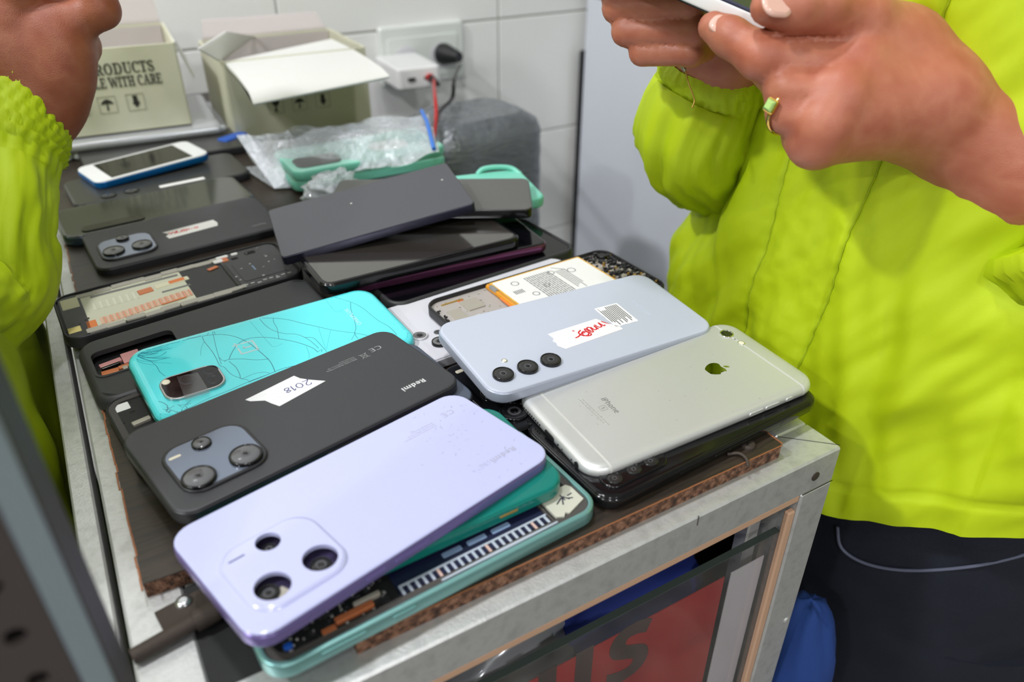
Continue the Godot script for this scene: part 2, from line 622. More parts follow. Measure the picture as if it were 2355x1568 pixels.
	M.rust = nrm(tri(sm(rgb(70, 60, 54), 0.6, 0.4), Vector3(40, 40, 40), true), grain, 0.6)
	M.glass = sm(Color(0.20, 0.24, 0.23, 0.06), 0.02)
	M.glass.transparency = BaseMaterial3D.TRANSPARENCY_ALPHA
	M.glass_edge = sm(rgb(62, 70, 66), 0.2)
	M.poster_red = tri(sm(Color.WHITE, 0.4), Vector3(4, 4, 4), true)
	M.poster_red.albedo_texture = noise_tex(0.008, 37, [[0.0, 0.5, 1.0], [rgb(150, 14, 24), rgb(172, 24, 26), rgb(176, 44, 30)]], 256, 3)
	M.poster_white = sm(rgb(206, 200, 206), 0.6)
	M.poster_dark = sm(rgb(70, 52, 50), 0.5)
	M.cabinet_dark = sm(rgb(22, 22, 23), 0.7)
	M.blue_cloth = sm(rgb(30, 50, 130), 0.8)
	M.post_dark = nrm(tri(sm(rgb(72, 64, 62), 0.62, 0.2), Vector3(24, 24, 24), true), fine, 0.25)
	M.post_edge = sm(rgb(150, 164, 174), 0.45, 0.2)
	# room
	M.tile = nrm(tri(sm(rgb(240, 240, 238), 0.16), Vector3(2, 2, 2), true), fine, 0.03)
	M.grout = sm(rgb(196, 196, 188), 0.9)
	M.plaster = nrm(tri(sm(rgb(212, 211, 208), 0.85), Vector3(3, 3, 3), true), fine, 0.2)
	M.ceiling = sm(rgb(226, 226, 224), 0.85)
	M.partition = nrm(tri(sm(rgb(220, 224, 234), 0.4), Vector3(6, 6, 6), true), fine, 0.05)
	M.floor = tri(sm(Color.WHITE, 0.4), Vector3(2, 2, 2), true)
	M.floor.albedo_texture = noise_tex(0.02, 41, [[0.0, 0.5, 1.0], [rgb(84, 82, 78), rgb(104, 101, 96), rgb(124, 120, 112)]], 256, 4)
	M.card = tri(sm(Color.WHITE, 0.8), Vector3(3, 3, 3))
	M.card.albedo_texture = noise_tex(0.01, 43, [[0.0, 0.5, 1.0], [rgb(198, 196, 172), rgb(206, 204, 182), rgb(212, 210, 190)]], 256, 4)
	M.card_white = sm(rgb(228, 228, 224), 0.7)
	M.card_inner = sm(rgb(192, 184, 182), 0.85)
	M.print_black = sm(rgb(48, 46, 40), 0.8)
	M.print_grey = sm(rgb(160, 158, 140), 0.8)
	M.socket = sm(rgb(224, 228, 224), 0.25)
	M.cable_black = sm(rgb(24, 24, 26), 0.4)
	M.cable_red = sm(rgb(190, 30, 30), 0.4)
	M.bubble = sm(Color(0.86, 0.88, 0.90, 0.55), 0.12)
	M.bubble.transparency = BaseMaterial3D.TRANSPARENCY_ALPHA
	M.film_silver = sm(rgb(186, 188, 192), 0.2, 0.3)
	M.stretch_film = nrm(tri(sm(rgb(118, 122, 128), 0.24, 0.25), Vector3(3, 16, 3), true), noise_normal(0.02, 47, 10.0, 512, 4), 0.9)
	M.bag = sm(Color(0.90, 0.92, 0.95, 0.30), 0.08)
	M.bag.transparency = BaseMaterial3D.TRANSPARENCY_ALPHA
	nrm(tri(M.bag, Vector3(9, 9, 9), true), noise_normal(0.03, 53, 12.0, 512, 4), 1.0)
	M.zip_blue = sm(rgb(60, 120, 210), 0.4)
	M.mint_pale = sm(rgb(160, 220, 204), 0.4)
	# people
	var weave := noise_normal(0.7, 59, 5.0, 512, 2)
	M.hi_vis = tri(sm(rgb(182, 204, 0), 0.62), Vector3(14, 14, 14), true)
	nrm(M.hi_vis, weave, 0.12)
	M.hi_vis_stitch = sm(rgb(158, 178, 0), 0.7)
	M.denim = tri(sm(Color.WHITE, 0.85), Vector3(12, 12, 12), true)
	M.denim.albedo_texture = noise_tex(0.25, 61, [[0.0, 0.5, 1.0], [rgb(6, 9, 18), rgb(10, 15, 30), rgb(18, 28, 52)]], 512, 3)
	nrm(M.denim, weave, 0.4)
	M.denim_stitch = sm(rgb(88, 92, 110), 0.8)
	M.denim_blue = sm(rgb(28, 62, 130), 0.85)
	var skin_tex := noise_tex(0.006, 67, [[0.0, 0.4, 0.6, 1.0], [rgb(160, 86, 64), rgb(176, 104, 80), rgb(184, 116, 90), rgb(166, 90, 68)]], 512, 3)
	var skin_n := noise_normal(0.16, 71, 8.0, 512, 4)
	M.skin_light = tri(sm(Color.WHITE, 0.48), Vector3(12, 12, 12), true)
	M.skin_light.albedo_texture = skin_tex
	nrm(M.skin_light, skin_n, 0.10)
	M.skin_light.subsurf_scatter_enabled = true
	M.skin_light.subsurf_scatter_strength = 0.12
	M.skin_tan = tri(sm(rgb(222, 210, 200), 0.5), Vector3(12, 12, 12), true)
	M.skin_tan.albedo_texture = skin_tex
	nrm(M.skin_tan, skin_n, 0.14)
	M.skin_tan.subsurf_scatter_enabled = true
	M.skin_tan.subsurf_scatter_strength = 0.12
	M.nail = sm(rgb(226, 180, 164), 0.12)
	M.nail.clearcoat_enabled = true
	M.ring_gold = sm(rgb(226, 182, 96), 0.18, 1.0)
	M.ring_stone = sm(rgb(170, 206, 120), 0.05)
	M.shoe = sm(rgb(30, 30, 32), 0.6)

# ---------------------------------------------------------------- phones
# each pose: centre of the upper face (x, y, z), turn, tilt, tilt, length, width
var PH := {
	"A": [-0.07093, 0.02473, -0.06923, -0.02051, 0.02220, 0.01176, 0.15954, 0.07828],
	"B": [-0.26082, 0.03335, -0.14451, 0.21137, 0.01607, -0.01263, 0.16222, 0.07632],
	"C": [-0.25119, 0.03410, -0.06353, 0.24865, -0.00580, -0.03834, 0.16287, 0.07591],
	"D": [-0.25273, 0.02937, -0.21767, 0.09923, 0.09954, -0.03234, 0.15870, 0.07446],
	"E": [-0.08607, 0.03328, -0.13880, -0.00244, 0.07209, -0.03260, 0.16283, 0.07770],
	"G": [-0.24515, 0.02550, -0.06647, 0.02906, -0.00000, -0.00000, 0.16000, 0.07400],
	"H": [-0.23934, 0.01750, -0.04942, 0.05783, -0.00000, 0.00000, 0.16377, 0.07600],
	"K": [-0.25281, 0.02550, -0.14261, 0.10867, 0.00000, 0.00000, 0.16000, 0.07561],
	"J": [-0.26790, 0.01730, -0.20051, 0.12470, -0.00000, -0.00000, 0.16200, 0.07500],
	"L": [-0.28098, 0.02048, -0.26958, 0.07583, 0.00945, 0.03303, 0.15504, 0.07700],
	"M": [-0.28610, 0.01798, -0.35279, 0.05973, -0.02070, 0.02530, 0.16266, 0.07295],
	"N": [-0.26566, 0.01714, -0.45638, 0.06788, 0.03249, 0.01214, 0.14678, 0.07694],
	"O": [-0.27622, 0.01797, -0.52502, 0.07303, -0.00566, 0.00650, 0.15958, 0.07338],
	"Q": [-0.26900, 0.02620, -0.62900, 0.24134, 0.00051, 0.02763, 0.11254, 0.05739],
	"S": [-0.07534, 0.01750, -0.05674, 0.04861, 0.00000, -0.00000, 0.16042, 0.07500],
	"T": [-0.09026, 0.01720, -0.13001, 0.08584, 0.00000, -0.00000, 0.16100, 0.07582],
	"V": [-0.10172, 0.01720, -0.21416, 0.07146, 0.00000, -0.00000, 0.16000, 0.07644],
	"U": [-0.07077, 0.02549, -0.19564, 0.05020, 0.00000, -0.00000, 0.15742, 0.07500],
	"W": [-0.08778, 0.01900, -0.28998, 0.08139, 0.00000, -0.00000, 0.16472, 0.07900],
	"X": [-0.10662, 0.02720, -0.30407, -0.06248, -0.00000, 0.00000, 0.16300, 0.07500],
	"Y": [-0.12900, 0.03580, -0.30100, 0.00437, -0.00000, -0.00000, 0.15797, 0.07200],
	"Z": [-0.14232, 0.05323, -0.34055, -0.16372, 0.11564, 0.14384, 0.14787, 0.07284],
	"AA": [-0.08169, 0.04601, -0.35799, -0.50227, -0.01698, -0.00152, 0.16340, 0.07277],
	"BB": [-0.06172, 0.03700, -0.37589, -0.20898, -0.00000, -0.00000, 0.16000, 0.07585],
	"P": [-0.26200, 0.01720, -0.60000, 0.07000, 0.00000, 0.00000, 0.16000, 0.07500],
	"R": [-0.24000, 0.01780, -0.69000, 0.03000, 0.00000, 0.00000, 0.16500, 0.07800],
	"CC": [-0.11500, 0.01850, -0.41000, -0.05000, 0.00000, 0.00000, 0.16000, 0.07500],
}

func phone_node(key: String, T: float, called: String, label: String, group := "phones laid out on the counter") -> Node3D:
	var p: Array = PH[key]
	var b := pose(p)
	return thing(called, label, "phone", Vector3(p[0], p[1], p[2]) - b.y * T, b, group)

# frame with softly rounded sides, and a thin cover closing it
func shell(o: Node3D, key: String, T: float, R: float, frame: Material, cover: Material, round_ := 0.0016, cover_t := 0.0009, cover_name := "back_cover") -> void:
	var L: float = PH[key][6]; var W: float = PH[key][7]
	var ft := T - cover_t
	var e := round_
	obj("frame", MB.new().slab(L, W, R, [[e, 0.0], [e * 0.35, e * 0.3], [0.0, e], [0.0, ft - e * 0.5], [e * 0.12, ft - e * 0.15], [e * 0.4, ft]]).mesh(), frame, o)
	obj(cover_name, MB.new().slab(L, W, R, [[e * 0.45, ft], [e * 0.5, ft + cover_t * 0.55], [e * 0.75, ft + cover_t * 0.9], [e * 1.3, T]]).mesh(), cover, o)

# open body: rim all round, sunk floor
func tray(o: Node3D, key: String, T: float, R: float, rim: float, depth: float, frame: Material, floor_mat: Material, floor_name := "midframe") -> void:
	var L: float = PH[key][6]; var W: float = PH[key][7]
	obj("frame", MB.new().slab(L, W, R, [[0.0012, 0.0], [0.0, 0.0012], [0.0, T - 0.0008], [0.0006, T], [rim - 0.0003, T], [rim, T - 0.0003], [rim, T - depth]]).mesh(), frame, o)
	obj(floor_name, MB.new().slab(L - 2 * rim - 0.0002, W - 2 * rim - 0.0002, maxf(R - rim, 0.002), [[0.0, T - depth - 0.0004], [0.0, T - depth + 0.0001]]).mesh(), floor_mat, o)

func at(x: float, y: float, z: float) -> Transform3D:
	return Transform3D(Basis.IDENTITY, Vector3(x, y, z))

# a camera: raised ring, dark glass, small inner barrel
func camera_lens(o: Node3D, x: float, z: float, r: float, y: float, h: float, ring: Material, glass: Material, inner := 0.32, dome := 0.0) -> Node3D:
	var t := at(x, y, z)
	var c := obj("camera_lens", MB.new().lathe([[r, 0.0], [r, h * 0.7], [r * 0.97, h * 0.93], [r * 0.93, h], [r * 0.86, h], [r * 0.84, h - 0.0002], [r * 0.84, 0.0]], t, 36, false, false).mesh(), ring, o)
	var top := h - 0.00025
	obj("glass", MB.new().lathe([[r * 0.845, top - 0.0003], [r * 0.845, top], [r * 0.6, top + dome * 0.7], [r * 0.3, top + dome * 0.95], [0.0004, top + dome]], t, 36).mesh(), glass, c)
	obj("inner_ring", MB.new().lathe([[r * inner, top + dome * 0.93], [r * inner, top + dome * 0.93 + 0.00008], [r * inner * 0.7, top + dome * 0.96 + 0.0001], [r * inner * 0.62, top + dome * 0.95]], t, 28, false, true).mesh(), M.lens_grey, c)
	obj("pupil", MB.new().lathe([[r * inner * 0.5, top + dome], [r * inner * 0.5, top + dome + 0.00014], [r * inner * 0.35, top + dome + 0.00018]], t, 20, false, true).mesh(), M.black_gloss, c)
	return c

func slab_part(o: Node, called: String, x: float, z: float, y: float, lx: float, lz: float, r: float, h: float, mat: Material, bev := 0.0002, turn := 0.0) -> MeshInstance3D:
	return obj(called, MB.new().slab(lx, lz, r, [[0.0, 0.0], [0.0, h - bev], [bev * 0.3, h - bev * 0.3], [bev, h]], Transform3D.IDENTITY, 5).mesh(), mat, o, Transform3D(Basis(Vector3.UP, turn), Vector3(x, y, z)))

# many tiny chips and contacts in one mesh
func chips(o: Node, called: String, n: int, x0: float, x1: float, z0: float, z1: float, y: float, smin: float, smax: float, h: float, mat: Material, seed_: int) -> void:
	rng.seed = seed_
	var b := MB.new()
	for i in n:
		var s := Vector3(rng.randf_range(smin, smax), rng.randf_range(h * 0.4, h), rng.randf_range(smin, smax) * rng.randf_range(0.4, 1.0))
		b.box(Vector3(rng.randf_range(x0, x1), y + s.y / 2, rng.randf_range(z0, z1)), s)
	obj(called, b.mesh(), mat, o).set_meta("kind", "stuff")

func label_plate(o: Node, called: String, pts: Array, y: float, im: Image, thick := 0.00012, rough := 0.75) -> MeshInstance3D:
	var q := PackedVector2Array()
	for p in pts: q.append(p)
	return obj(called, MB.new().plate(dense(q, 0.0022), [], y, y + thick).mesh(), tmat(im, rough), o)

# lines of unreadable small print
func print_lines(im: Image, r: Rect2, rows: int, c: Color, seed_: int, vertical := false) -> void:
	rng.seed = seed_
	for k in rows:
		var f := (k + 0.5) / rows
		var s := 0.0
		var stop := rng.randf_range(0.7, 1.0)
		while s < stop:
			var w := rng.randf_range(0.03, 0.11)
			var a := Vector2(r.position.x + r.size.x * s, r.position.y + r.size.y * f)
			var b := Vector2(r.position.x + r.size.x * minf(stop, s + w), a.y)
			if vertical:
				a = Vector2(r.position.x + r.size.x * f, r.position.y + r.size.y * s)
				b = Vector2(a.x, r.position.y + r.size.y * minf(stop, s + w))
			stroke(im, [a, b], (r.size.x if vertical else r.size.y) / rows * 0.5, c)
			s += w + 0.025

# a worn line of tiny print, no longer readable
func print_bars(o: Node, from: Vector3, dir: Vector3, length: float, mat: Material, seed_: int) -> void:
	rng.seed = seed_
	var b := MB.new()
	var s := 0.0
	while s < length:
		var w := rng.randf_range(0.0008, 0.0026)
		b.box(from + dir * (s + w / 2), Vector3(absf(dir.x) * w + absf(dir.z) * 0.0006, 0.00005, absf(dir.z) * w + absf(dir.x) * 0.0006))
		s += w + 0.0005
	obj("small_print", b.mesh(), mat, o).set_meta("kind", "stuff")

func silver_phone() -> void:
	var T := 0.0073
	var o := phone_node("A", T, "smartphone", "silver aluminium phone face down with apple shaped emblem and small round camera")
	var L: float = PH.A[6]; var W: float = PH.A[7]
	var prof := [[0.0030, 0.0], [0.0016, 0.0004], [0.0006, 0.0013], [0.0001, 0.0025], [0.0, 0.0037], [0.0002, 0.0048], [0.0008, 0.0059], [0.0018, 0.0067], [0.0032, 0.0072], [0.0048, T]]
	obj("body", MB.new().slab(L, W, 0.0125, prof, Transform3D.IDENTITY, 8).mesh(), M.silver, o)
	obj("screen", MB.new().slab(L - 0.004, W - 0.004, 0.011, [[0.0008, -0.0005], [0.0, 0.0], [0.0, 0.0004]]).mesh(), M.white_gloss, o)
	for sx in [-1.0, 1.0]:   # antenna bands wrap from one side over the back to the other
		var xs: float = sx * (L / 2 - 0.0125)
		var rings := []
		for k in 2:
			var ring := PackedVector3Array()
			var sec := []
			for p in prof: sec.append(Vector2(W / 2 - p[0], p[1]))
			for p in sec: ring.append(Vector3(xs + (k - 0.5) * 0.0012, p.y * 1.012 - 0.00002, p.x + 0.00005))
			for i in sec.size(): ring.append(Vector3(xs + (k - 0.5) * 0.0012, sec[sec.size() - 1 - i].y * 1.012 - 0.00002, -sec[sec.size() - 1 - i].x - 0.00005))
			rings.append(ring)
		obj("antenna_band", MB.new().loft(rings, true, true, true).mesh(), M.antenna, o)
	# emblem: polished, stem end towards the camera end (+x)
	var body := [Vector2(0, 4.2), Vector2(0.9, 4.45), Vector2(2.1, 4.9), Vector2(3.4, 4.75), Vector2(4.6, 3.95), Vector2(4.0, 3.35), Vector2(3.55, 2.4), Vector2(3.6, 1.25), Vector2(4.25, 0.2), Vector2(5.0, -0.45), Vector2(4.5, -2.0), Vector2(3.5, -3.7), Vector2(2.5, -4.85), Vector2(1.5, -5.05), Vector2(0.1, -4.65), Vector2(-1.3, -5.05), Vector2(-2.3, -4.8), Vector2(-3.6, -3.3), Vector2(-4.7, -1.0), Vector2(-5.05, 1.2), Vector2(-4.6, 3.2), Vector2(-3.5, 4.5), Vector2(-2.2, 4.9), Vector2(-1.0, 4.55)]
	var leaf := [Vector2(0.1, 5.3), Vector2(0.2, 6.7), Vector2(1.1, 7.8), Vector2(2.4, 8.2), Vector2(2.3, 6.9), Vector2(1.5, 5.8)]
	for part in [["emblem", body], ["emblem_leaf", leaf]]:
		var sm_pts: Array = part[1].duplicate()
		sm_pts.append(sm_pts[0])
		var q := PackedVector2Array()
		for p in curve(sm_pts, 3): q.append(Vector2(0.0345 + p.y * 0.00112, 0.0 + p.x * 0.00112))
		q.remove_at(q.size() - 1)
		obj(part[0], prism(q, T - 0.0002, T + 0.00006), M.mirror, o)
	letters(o, "lettering", "iPhone", 0.0036, 0.0142, Vector3(-0.0392, T + 0.00004, -0.0018), Vector3(0, 0, 1), Vector3(1, 0, 0), M.grey_print)
	letters(o, "lettering", "S", 0.0020, 0.0013, Vector3(-0.0442, T + 0.00004, -0.0017), Vector3(0, 0, 1), Vector3(1, 0, 0), M.grey_print)
	var fr := MB.new()
	fr.plate(dense(moved(MB.rrect(0.0021, 0.0021, 0.0008), Vector2(-0.0442, -0.0017)), 0.0004), [dense(moved(MB.rrect(0.00195, 0.00195, 0.0007), Vector2(-0.0442, -0.0017)), 0.0004)], T, T + 0.00006)
	obj("emblem_square", fr.mesh(), M.grey_print, o)
	for k in 2:
		print_bars(o, Vector3(-0.0498 - k * 0.0016, T + 0.00003, -0.0140), Vector3(0, 0, 1), 0.026 - 0.004 * k, M.faint_print, 80 + k)
	rng.seed = 5
	var scuff := MB.new()
	for i in 26:
		var c := Vector3(rng.randf_range(-0.058, -0.043), T, rng.randf_range(-0.020, 0.012))
		if i > 15: c = Vector3(rng.randf_range(-0.02, 0.05), T, rng.randf_range(-0.03, 0.036))
		scuff.box(c, Vector3(rng.randf_range(0.0003, 0.0009), 0.00004, rng.randf_range(0.0002, 0.0006)), Basis(Vector3.UP, rng.randf() * 3.0))
	obj("scuffs", scuff.mesh(), M.faint_print, o).set_meta("kind", "stuff")
	var t := at(0.0667, T, -0.0253)
	var ring := obj("camera_lens", MB.new().lathe([[0.0045, -0.0003], [0.0044, 0.0004], [0.0041, 0.0007], [0.0036, 0.0007], [0.0035, 0.0004]], t, 32, false, false).mesh(), M.chrome, o)
	obj("glass", MB.new().lathe([[0.0036, 0.0003], [0.0034, 0.0005], [0.002, 0.00055]], t, 32).mesh(), M.lens, ring)
	obj("microphone_hole", MB.new().lathe([[0.0005, -0.0002], [0.0005, 0.00008]], at(0.0672, T, -0.0183), 12).mesh(), M.black_matt, o)
	var fl := obj("flash", MB.new().lathe([[0.0024, -0.0002], [0.0024, 0.00012], [0.0021, 0.0002]], at(0.0677, T, -0.0132), 24).mesh(), M.chrome, o)
	obj("flash_lamp", MB.new().lathe([[0.0018, 0.0], [0.0018, 0.00028], [0.001, 0.0003]], at(0.0677, T, -0.0132), 20).mesh(), M.flash, fl)
	# lower end: port, speaker holes, socket
	var ex := -L / 2 + 0.0001
	slab_part(o, "charging_port", ex, 0.0, 0.0037, 0.0092, 0.0030, 0.0014, 0.0005, M.black_matt).transform.basis = Basis(Vector3(0, 0, -1), Vector3(-1, 0, 0), Vector3(0, 1, 0))
	for k in 11:
		obj("speaker_hole", MB.new().lathe([[0.0006, -0.0002], [0.0006, 0.00035]], Transform3D(Basis(Vector3(0, 0, 1), PI / 2), Vector3(ex, 0.0037, -0.0310 + k * 0.0021)), 10).mesh(), M.black_matt, o)
	for k in [[0.0085, 0.0006], [0.0125, 0.0004], [0.0215, 0.0005], [0.0260, 0.0018]]:
		obj("port_hole", MB.new().lathe([[k[1], -0.0002], [k[1], 0.0004]], Transform3D(Basis(Vector3(0, 0, 1), PI / 2), Vector3(ex, 0.0037, k[0])), 14).mesh(), M.black_matt, o)
	for k in [[0.0305, 0.0105], [0.0425, 0.0105], [0.0555, 0.0052]]:
		slab_part(o, "side_button", k[0], W / 2 - 0.0002, 0.0036, k[1], 0.0024, 0.0011, 0.0006, M.silver).transform.basis = Basis(Vector3(1, 0, 0), Vector3(0, 0, 1), Vector3(0, -1, 0))

func charcoal_phone() -> void:
	var T := 0.0082
	var o := phone_node("B", T, "smartphone", "charcoal matt phone with square triple camera plate and torn paper label reading 2018")
	shell(o, "B", T, 0.0105, M.dark_frame, M.charcoal)
	var W: float = PH.B[7]
	var plate := slab_part(o, "camera_plate", -0.0513, 0.0093, T - 0.0002, 0.0425, 0.0395, 0.0100, 0.0016, M.dark_frame, 0.0007)
	slab_part(plate, "plate_glass", 0, 0, 0.0014, 0.0392, 0.0362, 0.0088, 0.00028, M.slate_mirror, 0.0001)
	for l in [[-0.0637, 0.0200, 0.0080, 0.0018], [-0.0403, 0.0198, 0.0080, 0.0018], [-0.0524, -0.0030, 0.0048, 0.0014]]:
		camera_lens(o, l[0], l[1], l[2], T + 0.0013, l[3], M.black_gloss, M.lens_dome, 0.28, 0.0005)
	slab_part(o, "flash", -0.0662, -0.0017, T + 0.0014, 0.0060, 0.0018, 0.0009, 0.0003, M.flash)
	var im := canvas(360, 200, rgb(226, 226, 228))
	rng.seed = 21
	for k in 500: stroke(im, [Vector2(rng.randf() * 360, rng.randf() * 200), Vector2(rng.randf() * 360, rng.randf() * 200)], 0.6, rgb(206, 206, 212, 12))
	# handwriting, read from the far side of the counter
	var ink := rgb(52, 52, 110)
	var digits := [
		[Vector2(0, 8), Vector2(6, 0), Vector2(16, 2), Vector2(17, 14), Vector2(8, 26), Vector2(0, 38), Vector2(10, 36), Vector2(22, 37)],
		[Vector2(40, 3), Vector2(31, 12), Vector2(31, 28), Vector2(40, 37), Vector2(50, 28), Vector2(50, 12), Vector2(40, 3)],
		[Vector2(60, 10), Vector2(67, 3), Vector2(67, 37)],
		[Vector2(90, 6), Vector2(79, 9), Vector2(84, 18), Vector2(94, 26), Vector2(88, 37), Vector2(77, 32), Vector2(84, 20), Vector2(94, 10), Vector2(88, 4)]]
	for d in digits:
		var line := []
		for p in curve(d, 6): line.append(Vector2(300, 132) - p * 1.35 + Vector2(0, -p.x * 0.05))
		stroke(im, line, 4.2, ink)
	label_plate(o, "paper_label", [Vector2(-0.0190, -0.0246), Vector2(0.0117, -0.0278), Vector2(0.0130, -0.0234), Vector2(0.0161, -0.0190), Vector2(0.0224, -0.0119), Vector2(-0.0080, -0.0076), Vector2(-0.0100, -0.0126), Vector2(-0.0114, -0.0172), Vector2(-0.0176, -0.0217)], T, im)
	letters(o, "lettering", "Redmi", 0.0036, 0.0150, Vector3(0.0572, T + 0.00004, 0.0232), Vector3(-1, 0, 0), Vector3(0, 0, 1), M.light_print, "Droid Sans", 700)
	letters(o, "lettering", "CE", 0.0038, 0.0075, Vector3(0.0620, T + 0.00003, -0.0215), Vector3(-1, 0, 0), Vector3(0, 0, 1), M.dim_print)
	var bin := MB.new()
	for s in [[Vector2(-1.7, -2), Vector2(-1.3, 2)], [Vector2(1.7, -2), Vector2(1.3, 2)], [Vector2(-2, -2), Vector2(2, -2)], [Vector2(-1.3, 2), Vector2(1.3, 2)], [Vector2(-2.6, -2.6), Vector2(2.6, 2.6)], [Vector2(2.6, -2.6), Vector2(-2.6, 2.6)]]:
		var a: Vector2 = s[0] * 0.001; var c: Vector2 = s[1] * 0.001
		bin.box(Vector3(0.0528 + (a.x + c.x) / 2, T + 0.00002, -0.0195 + (a.y + c.y) / 2), Vector3(a.distance_to(c), 0.00006, 0.00022), Basis(Vector3.UP, -(c - a).angle()))
	obj("bin_mark", bin.mesh(), M.dim_print, o)
	var rows := ["Made in China  Model:24117RN76L", "Xiaomi Communications Co., Ltd.", "Powered by Xiaomi"]
	for k in 3:
		letters(o, "small_print", rows[k], 0.0010, [0.0200, 0.0185, 0.0100][k], Vector3(0.0475 - [0.0100, 0.0092, 0.0050][k], T + 0.00003, -0.0192 - k * 0.0016), Vector3(-1, 0, 0), Vector3(0, 0, 1), M.dim_print)
	slab_part(o, "side_button", 0.005, W / 2 - 0.0001, 0.0040, 0.024, 0.0022, 0.0010, 0.0005, M.dark_frame).transform.basis = Basis(Vector3(1, 0, 0), Vector3(0, 0, 1), Vector3(0, -1, 0))

func lavender_phone() -> void:
	var T := 0.0080
	var o := phone_node("C", T, "smartphone", "lavender phone with empty camera holes and dirty loose back, front of the pile")
	var L: float = PH.C[6]; var W: float = PH.C[7]
	var e := 0.0016
	obj("frame", MB.new().slab(L, W, 0.0110, [[e, 0.0], [e * 0.35, e * 0.3], [0.0, e], [0.0, 0.0058], [0.0003, 0.0064], [0.0010, 0.0066], [0.0022, 0.0066], [0.0023, 0.0040]]).mesh(), M.purple_frame, o)
	var holes := [circle(Vector2(-0.0519, -0.0036), 0.0053), circle(Vector2(-0.0410, 0.0190), 0.0073), circle(Vector2(-0.0626, 0.0190), 0.0073)]
	# back cover, standing a little proud of the frame
	var cov := MB.new()
	cov.plate(dense(MB.rrect(L / 2 - 0.0013, W / 2 - 0.0013, 0.0100), 0.006), holes, 0.0072, T)
	cov.slab(L, W, 0.0110, [[0.0011, 0.0069], [0.0005, 0.0070], [0.0004, 0.0075], [0.0008, 0.0079], [0.0016, T - 0.00002]], Transform3D.IDENTITY, 6, false)
	# the closing fan of the slab would cover the holes, so only its edge is kept
	cov.ix.resize(cov.ix.size() - 28 * 3)
	var im := canvas(512, 256, rgb(189, 192, 233))
	rng.seed = 77
	for k in 90:   # grime by the lower edge
		var p := Vector2(rng.randfn(440, 40), rng.randfn(70, 46))
		if k > 55: p = Vector2(rng.randfn(430, 30), rng.randfn(200, 26))
		stroke(im, [p, p + Vector2(rng.randf_range(-5, 5), rng.randf_range(-5, 5))], rng.randf_range(0.6, 1.4), rgb(140, 136, 160, 90))
	var m := tmat(im, 0.22)
	m.clearcoat_enabled = true
	m.clearcoat = 0.4
	m.clearcoat_roughness = 0.05
	obj("back_cover", cov.mesh(), m, o)
	var pc := Vector2(-0.0522, 0.0096)
	var pad := MB.new()
	pad.plate(dense(moved(MB.rrect(0.0203, 0.0193, 0.0100, 8), pc), 0.003), holes, T - 0.0001, T + 0.0013)
	var edge := MB.new().slab(0.0440, 0.0420, 0.0112, [[0.0, 0.0], [0.0004, 0.0006], [0.0010, 0.0011], [0.0018, 0.0013]], at(pc.x, T, pc.y), 8, false)
	edge.ix.resize(edge.ix.size() - 36 * 3)
	pad.ix.append_array(_shift(edge.ix, pad.v.size()))
	pad.v.append_array(edge.v); pad.n.append_array(edge.n); pad.uv.append_array(edge.uv)
	obj("camera_plate", pad.mesh(), M.lavender, o)
	obj("midframe", MB.new().slab(L - 0.0048, W - 0.0048, 0.0088, [[0.0, 0.0036], [0.0, 0.0040]]).mesh(), M.black_matt, o)
	for h in [[-0.0519, -0.0036, 0.0030], [-0.0410, 0.0190, 0.0045], [-0.0640, 0.0175, 0.0045]]:
		camera_lens(o, h[0], h[1], h[2], 0.0040, 0.0016, M.black_matt, M.black_gloss, 0.5)
	slab_part(o, "board_piece", -0.0595, 0.0220, 0.0040, 0.0050, 0.0080, 0.0008, 0.0009, M.beige_metal, 0.0001, 0.3)
	for k in 5: slab_part(o, "contact", -0.0660 + k * 0.0022, 0.0245 + 0.0006 * sin(k * 2.0), 0.0040, 0.0011, 0.0011, 0.0005, 0.0012, M.gold)
	slab_part(o, "flash_slot", -0.0660, -0.0036, T + 0.0013, 0.0072, 0.0010, 0.0004, 0.00006, M.slot_grey)
	letters(o, "lettering", "Redmi", 0.0036, 0.0155, Vector3(0.0617, T + 0.00003, 0.0212), Vector3(-1, 0, 0), Vector3(0, 0, 1), M.lavender_print, "Droid Sans", 700)
	letters(o, "lettering", "5G", 0.0026, 0.0040, Vector3(0.0490, T + 0.00003, 0.0205), Vector3(-1, 0, 0), Vector3(0, 0, 1), M.lavender_print)
	letters(o, "lettering", "CE", 0.0036, 0.0075, Vector3(0.0640, T + 0.00003, -0.0235), Vector3(-1, 0, 0), Vector3(0, 0, 1), M.lavender_print)
	for k in 3: print_bars(o, Vector3(0.0530, T + 0.00002, -0.0195 - k * 0.0016), Vector3(-1, 0, 0), 0.020 - 0.003 * k, M.lavender_print, 90 + k)
	for k in [[-0.0270, 0.0100], [-0.0080, 0.0190]]:
		slab_part(o, "side_button", k[0], W / 2 - 0.0001, 0.0040, k[1], 0.0020, 0.0009, 0.0006, M.purple_frame).transform.basis = Basis(Vector3(1, 0, 0), Vector3(0, 0, 1), Vector3(0, -1, 0))

func _shift(a: PackedInt32Array, by: int) -> PackedInt32Array:
	var o := PackedInt32Array()
	for i in a: o.append(i + by)
	return o

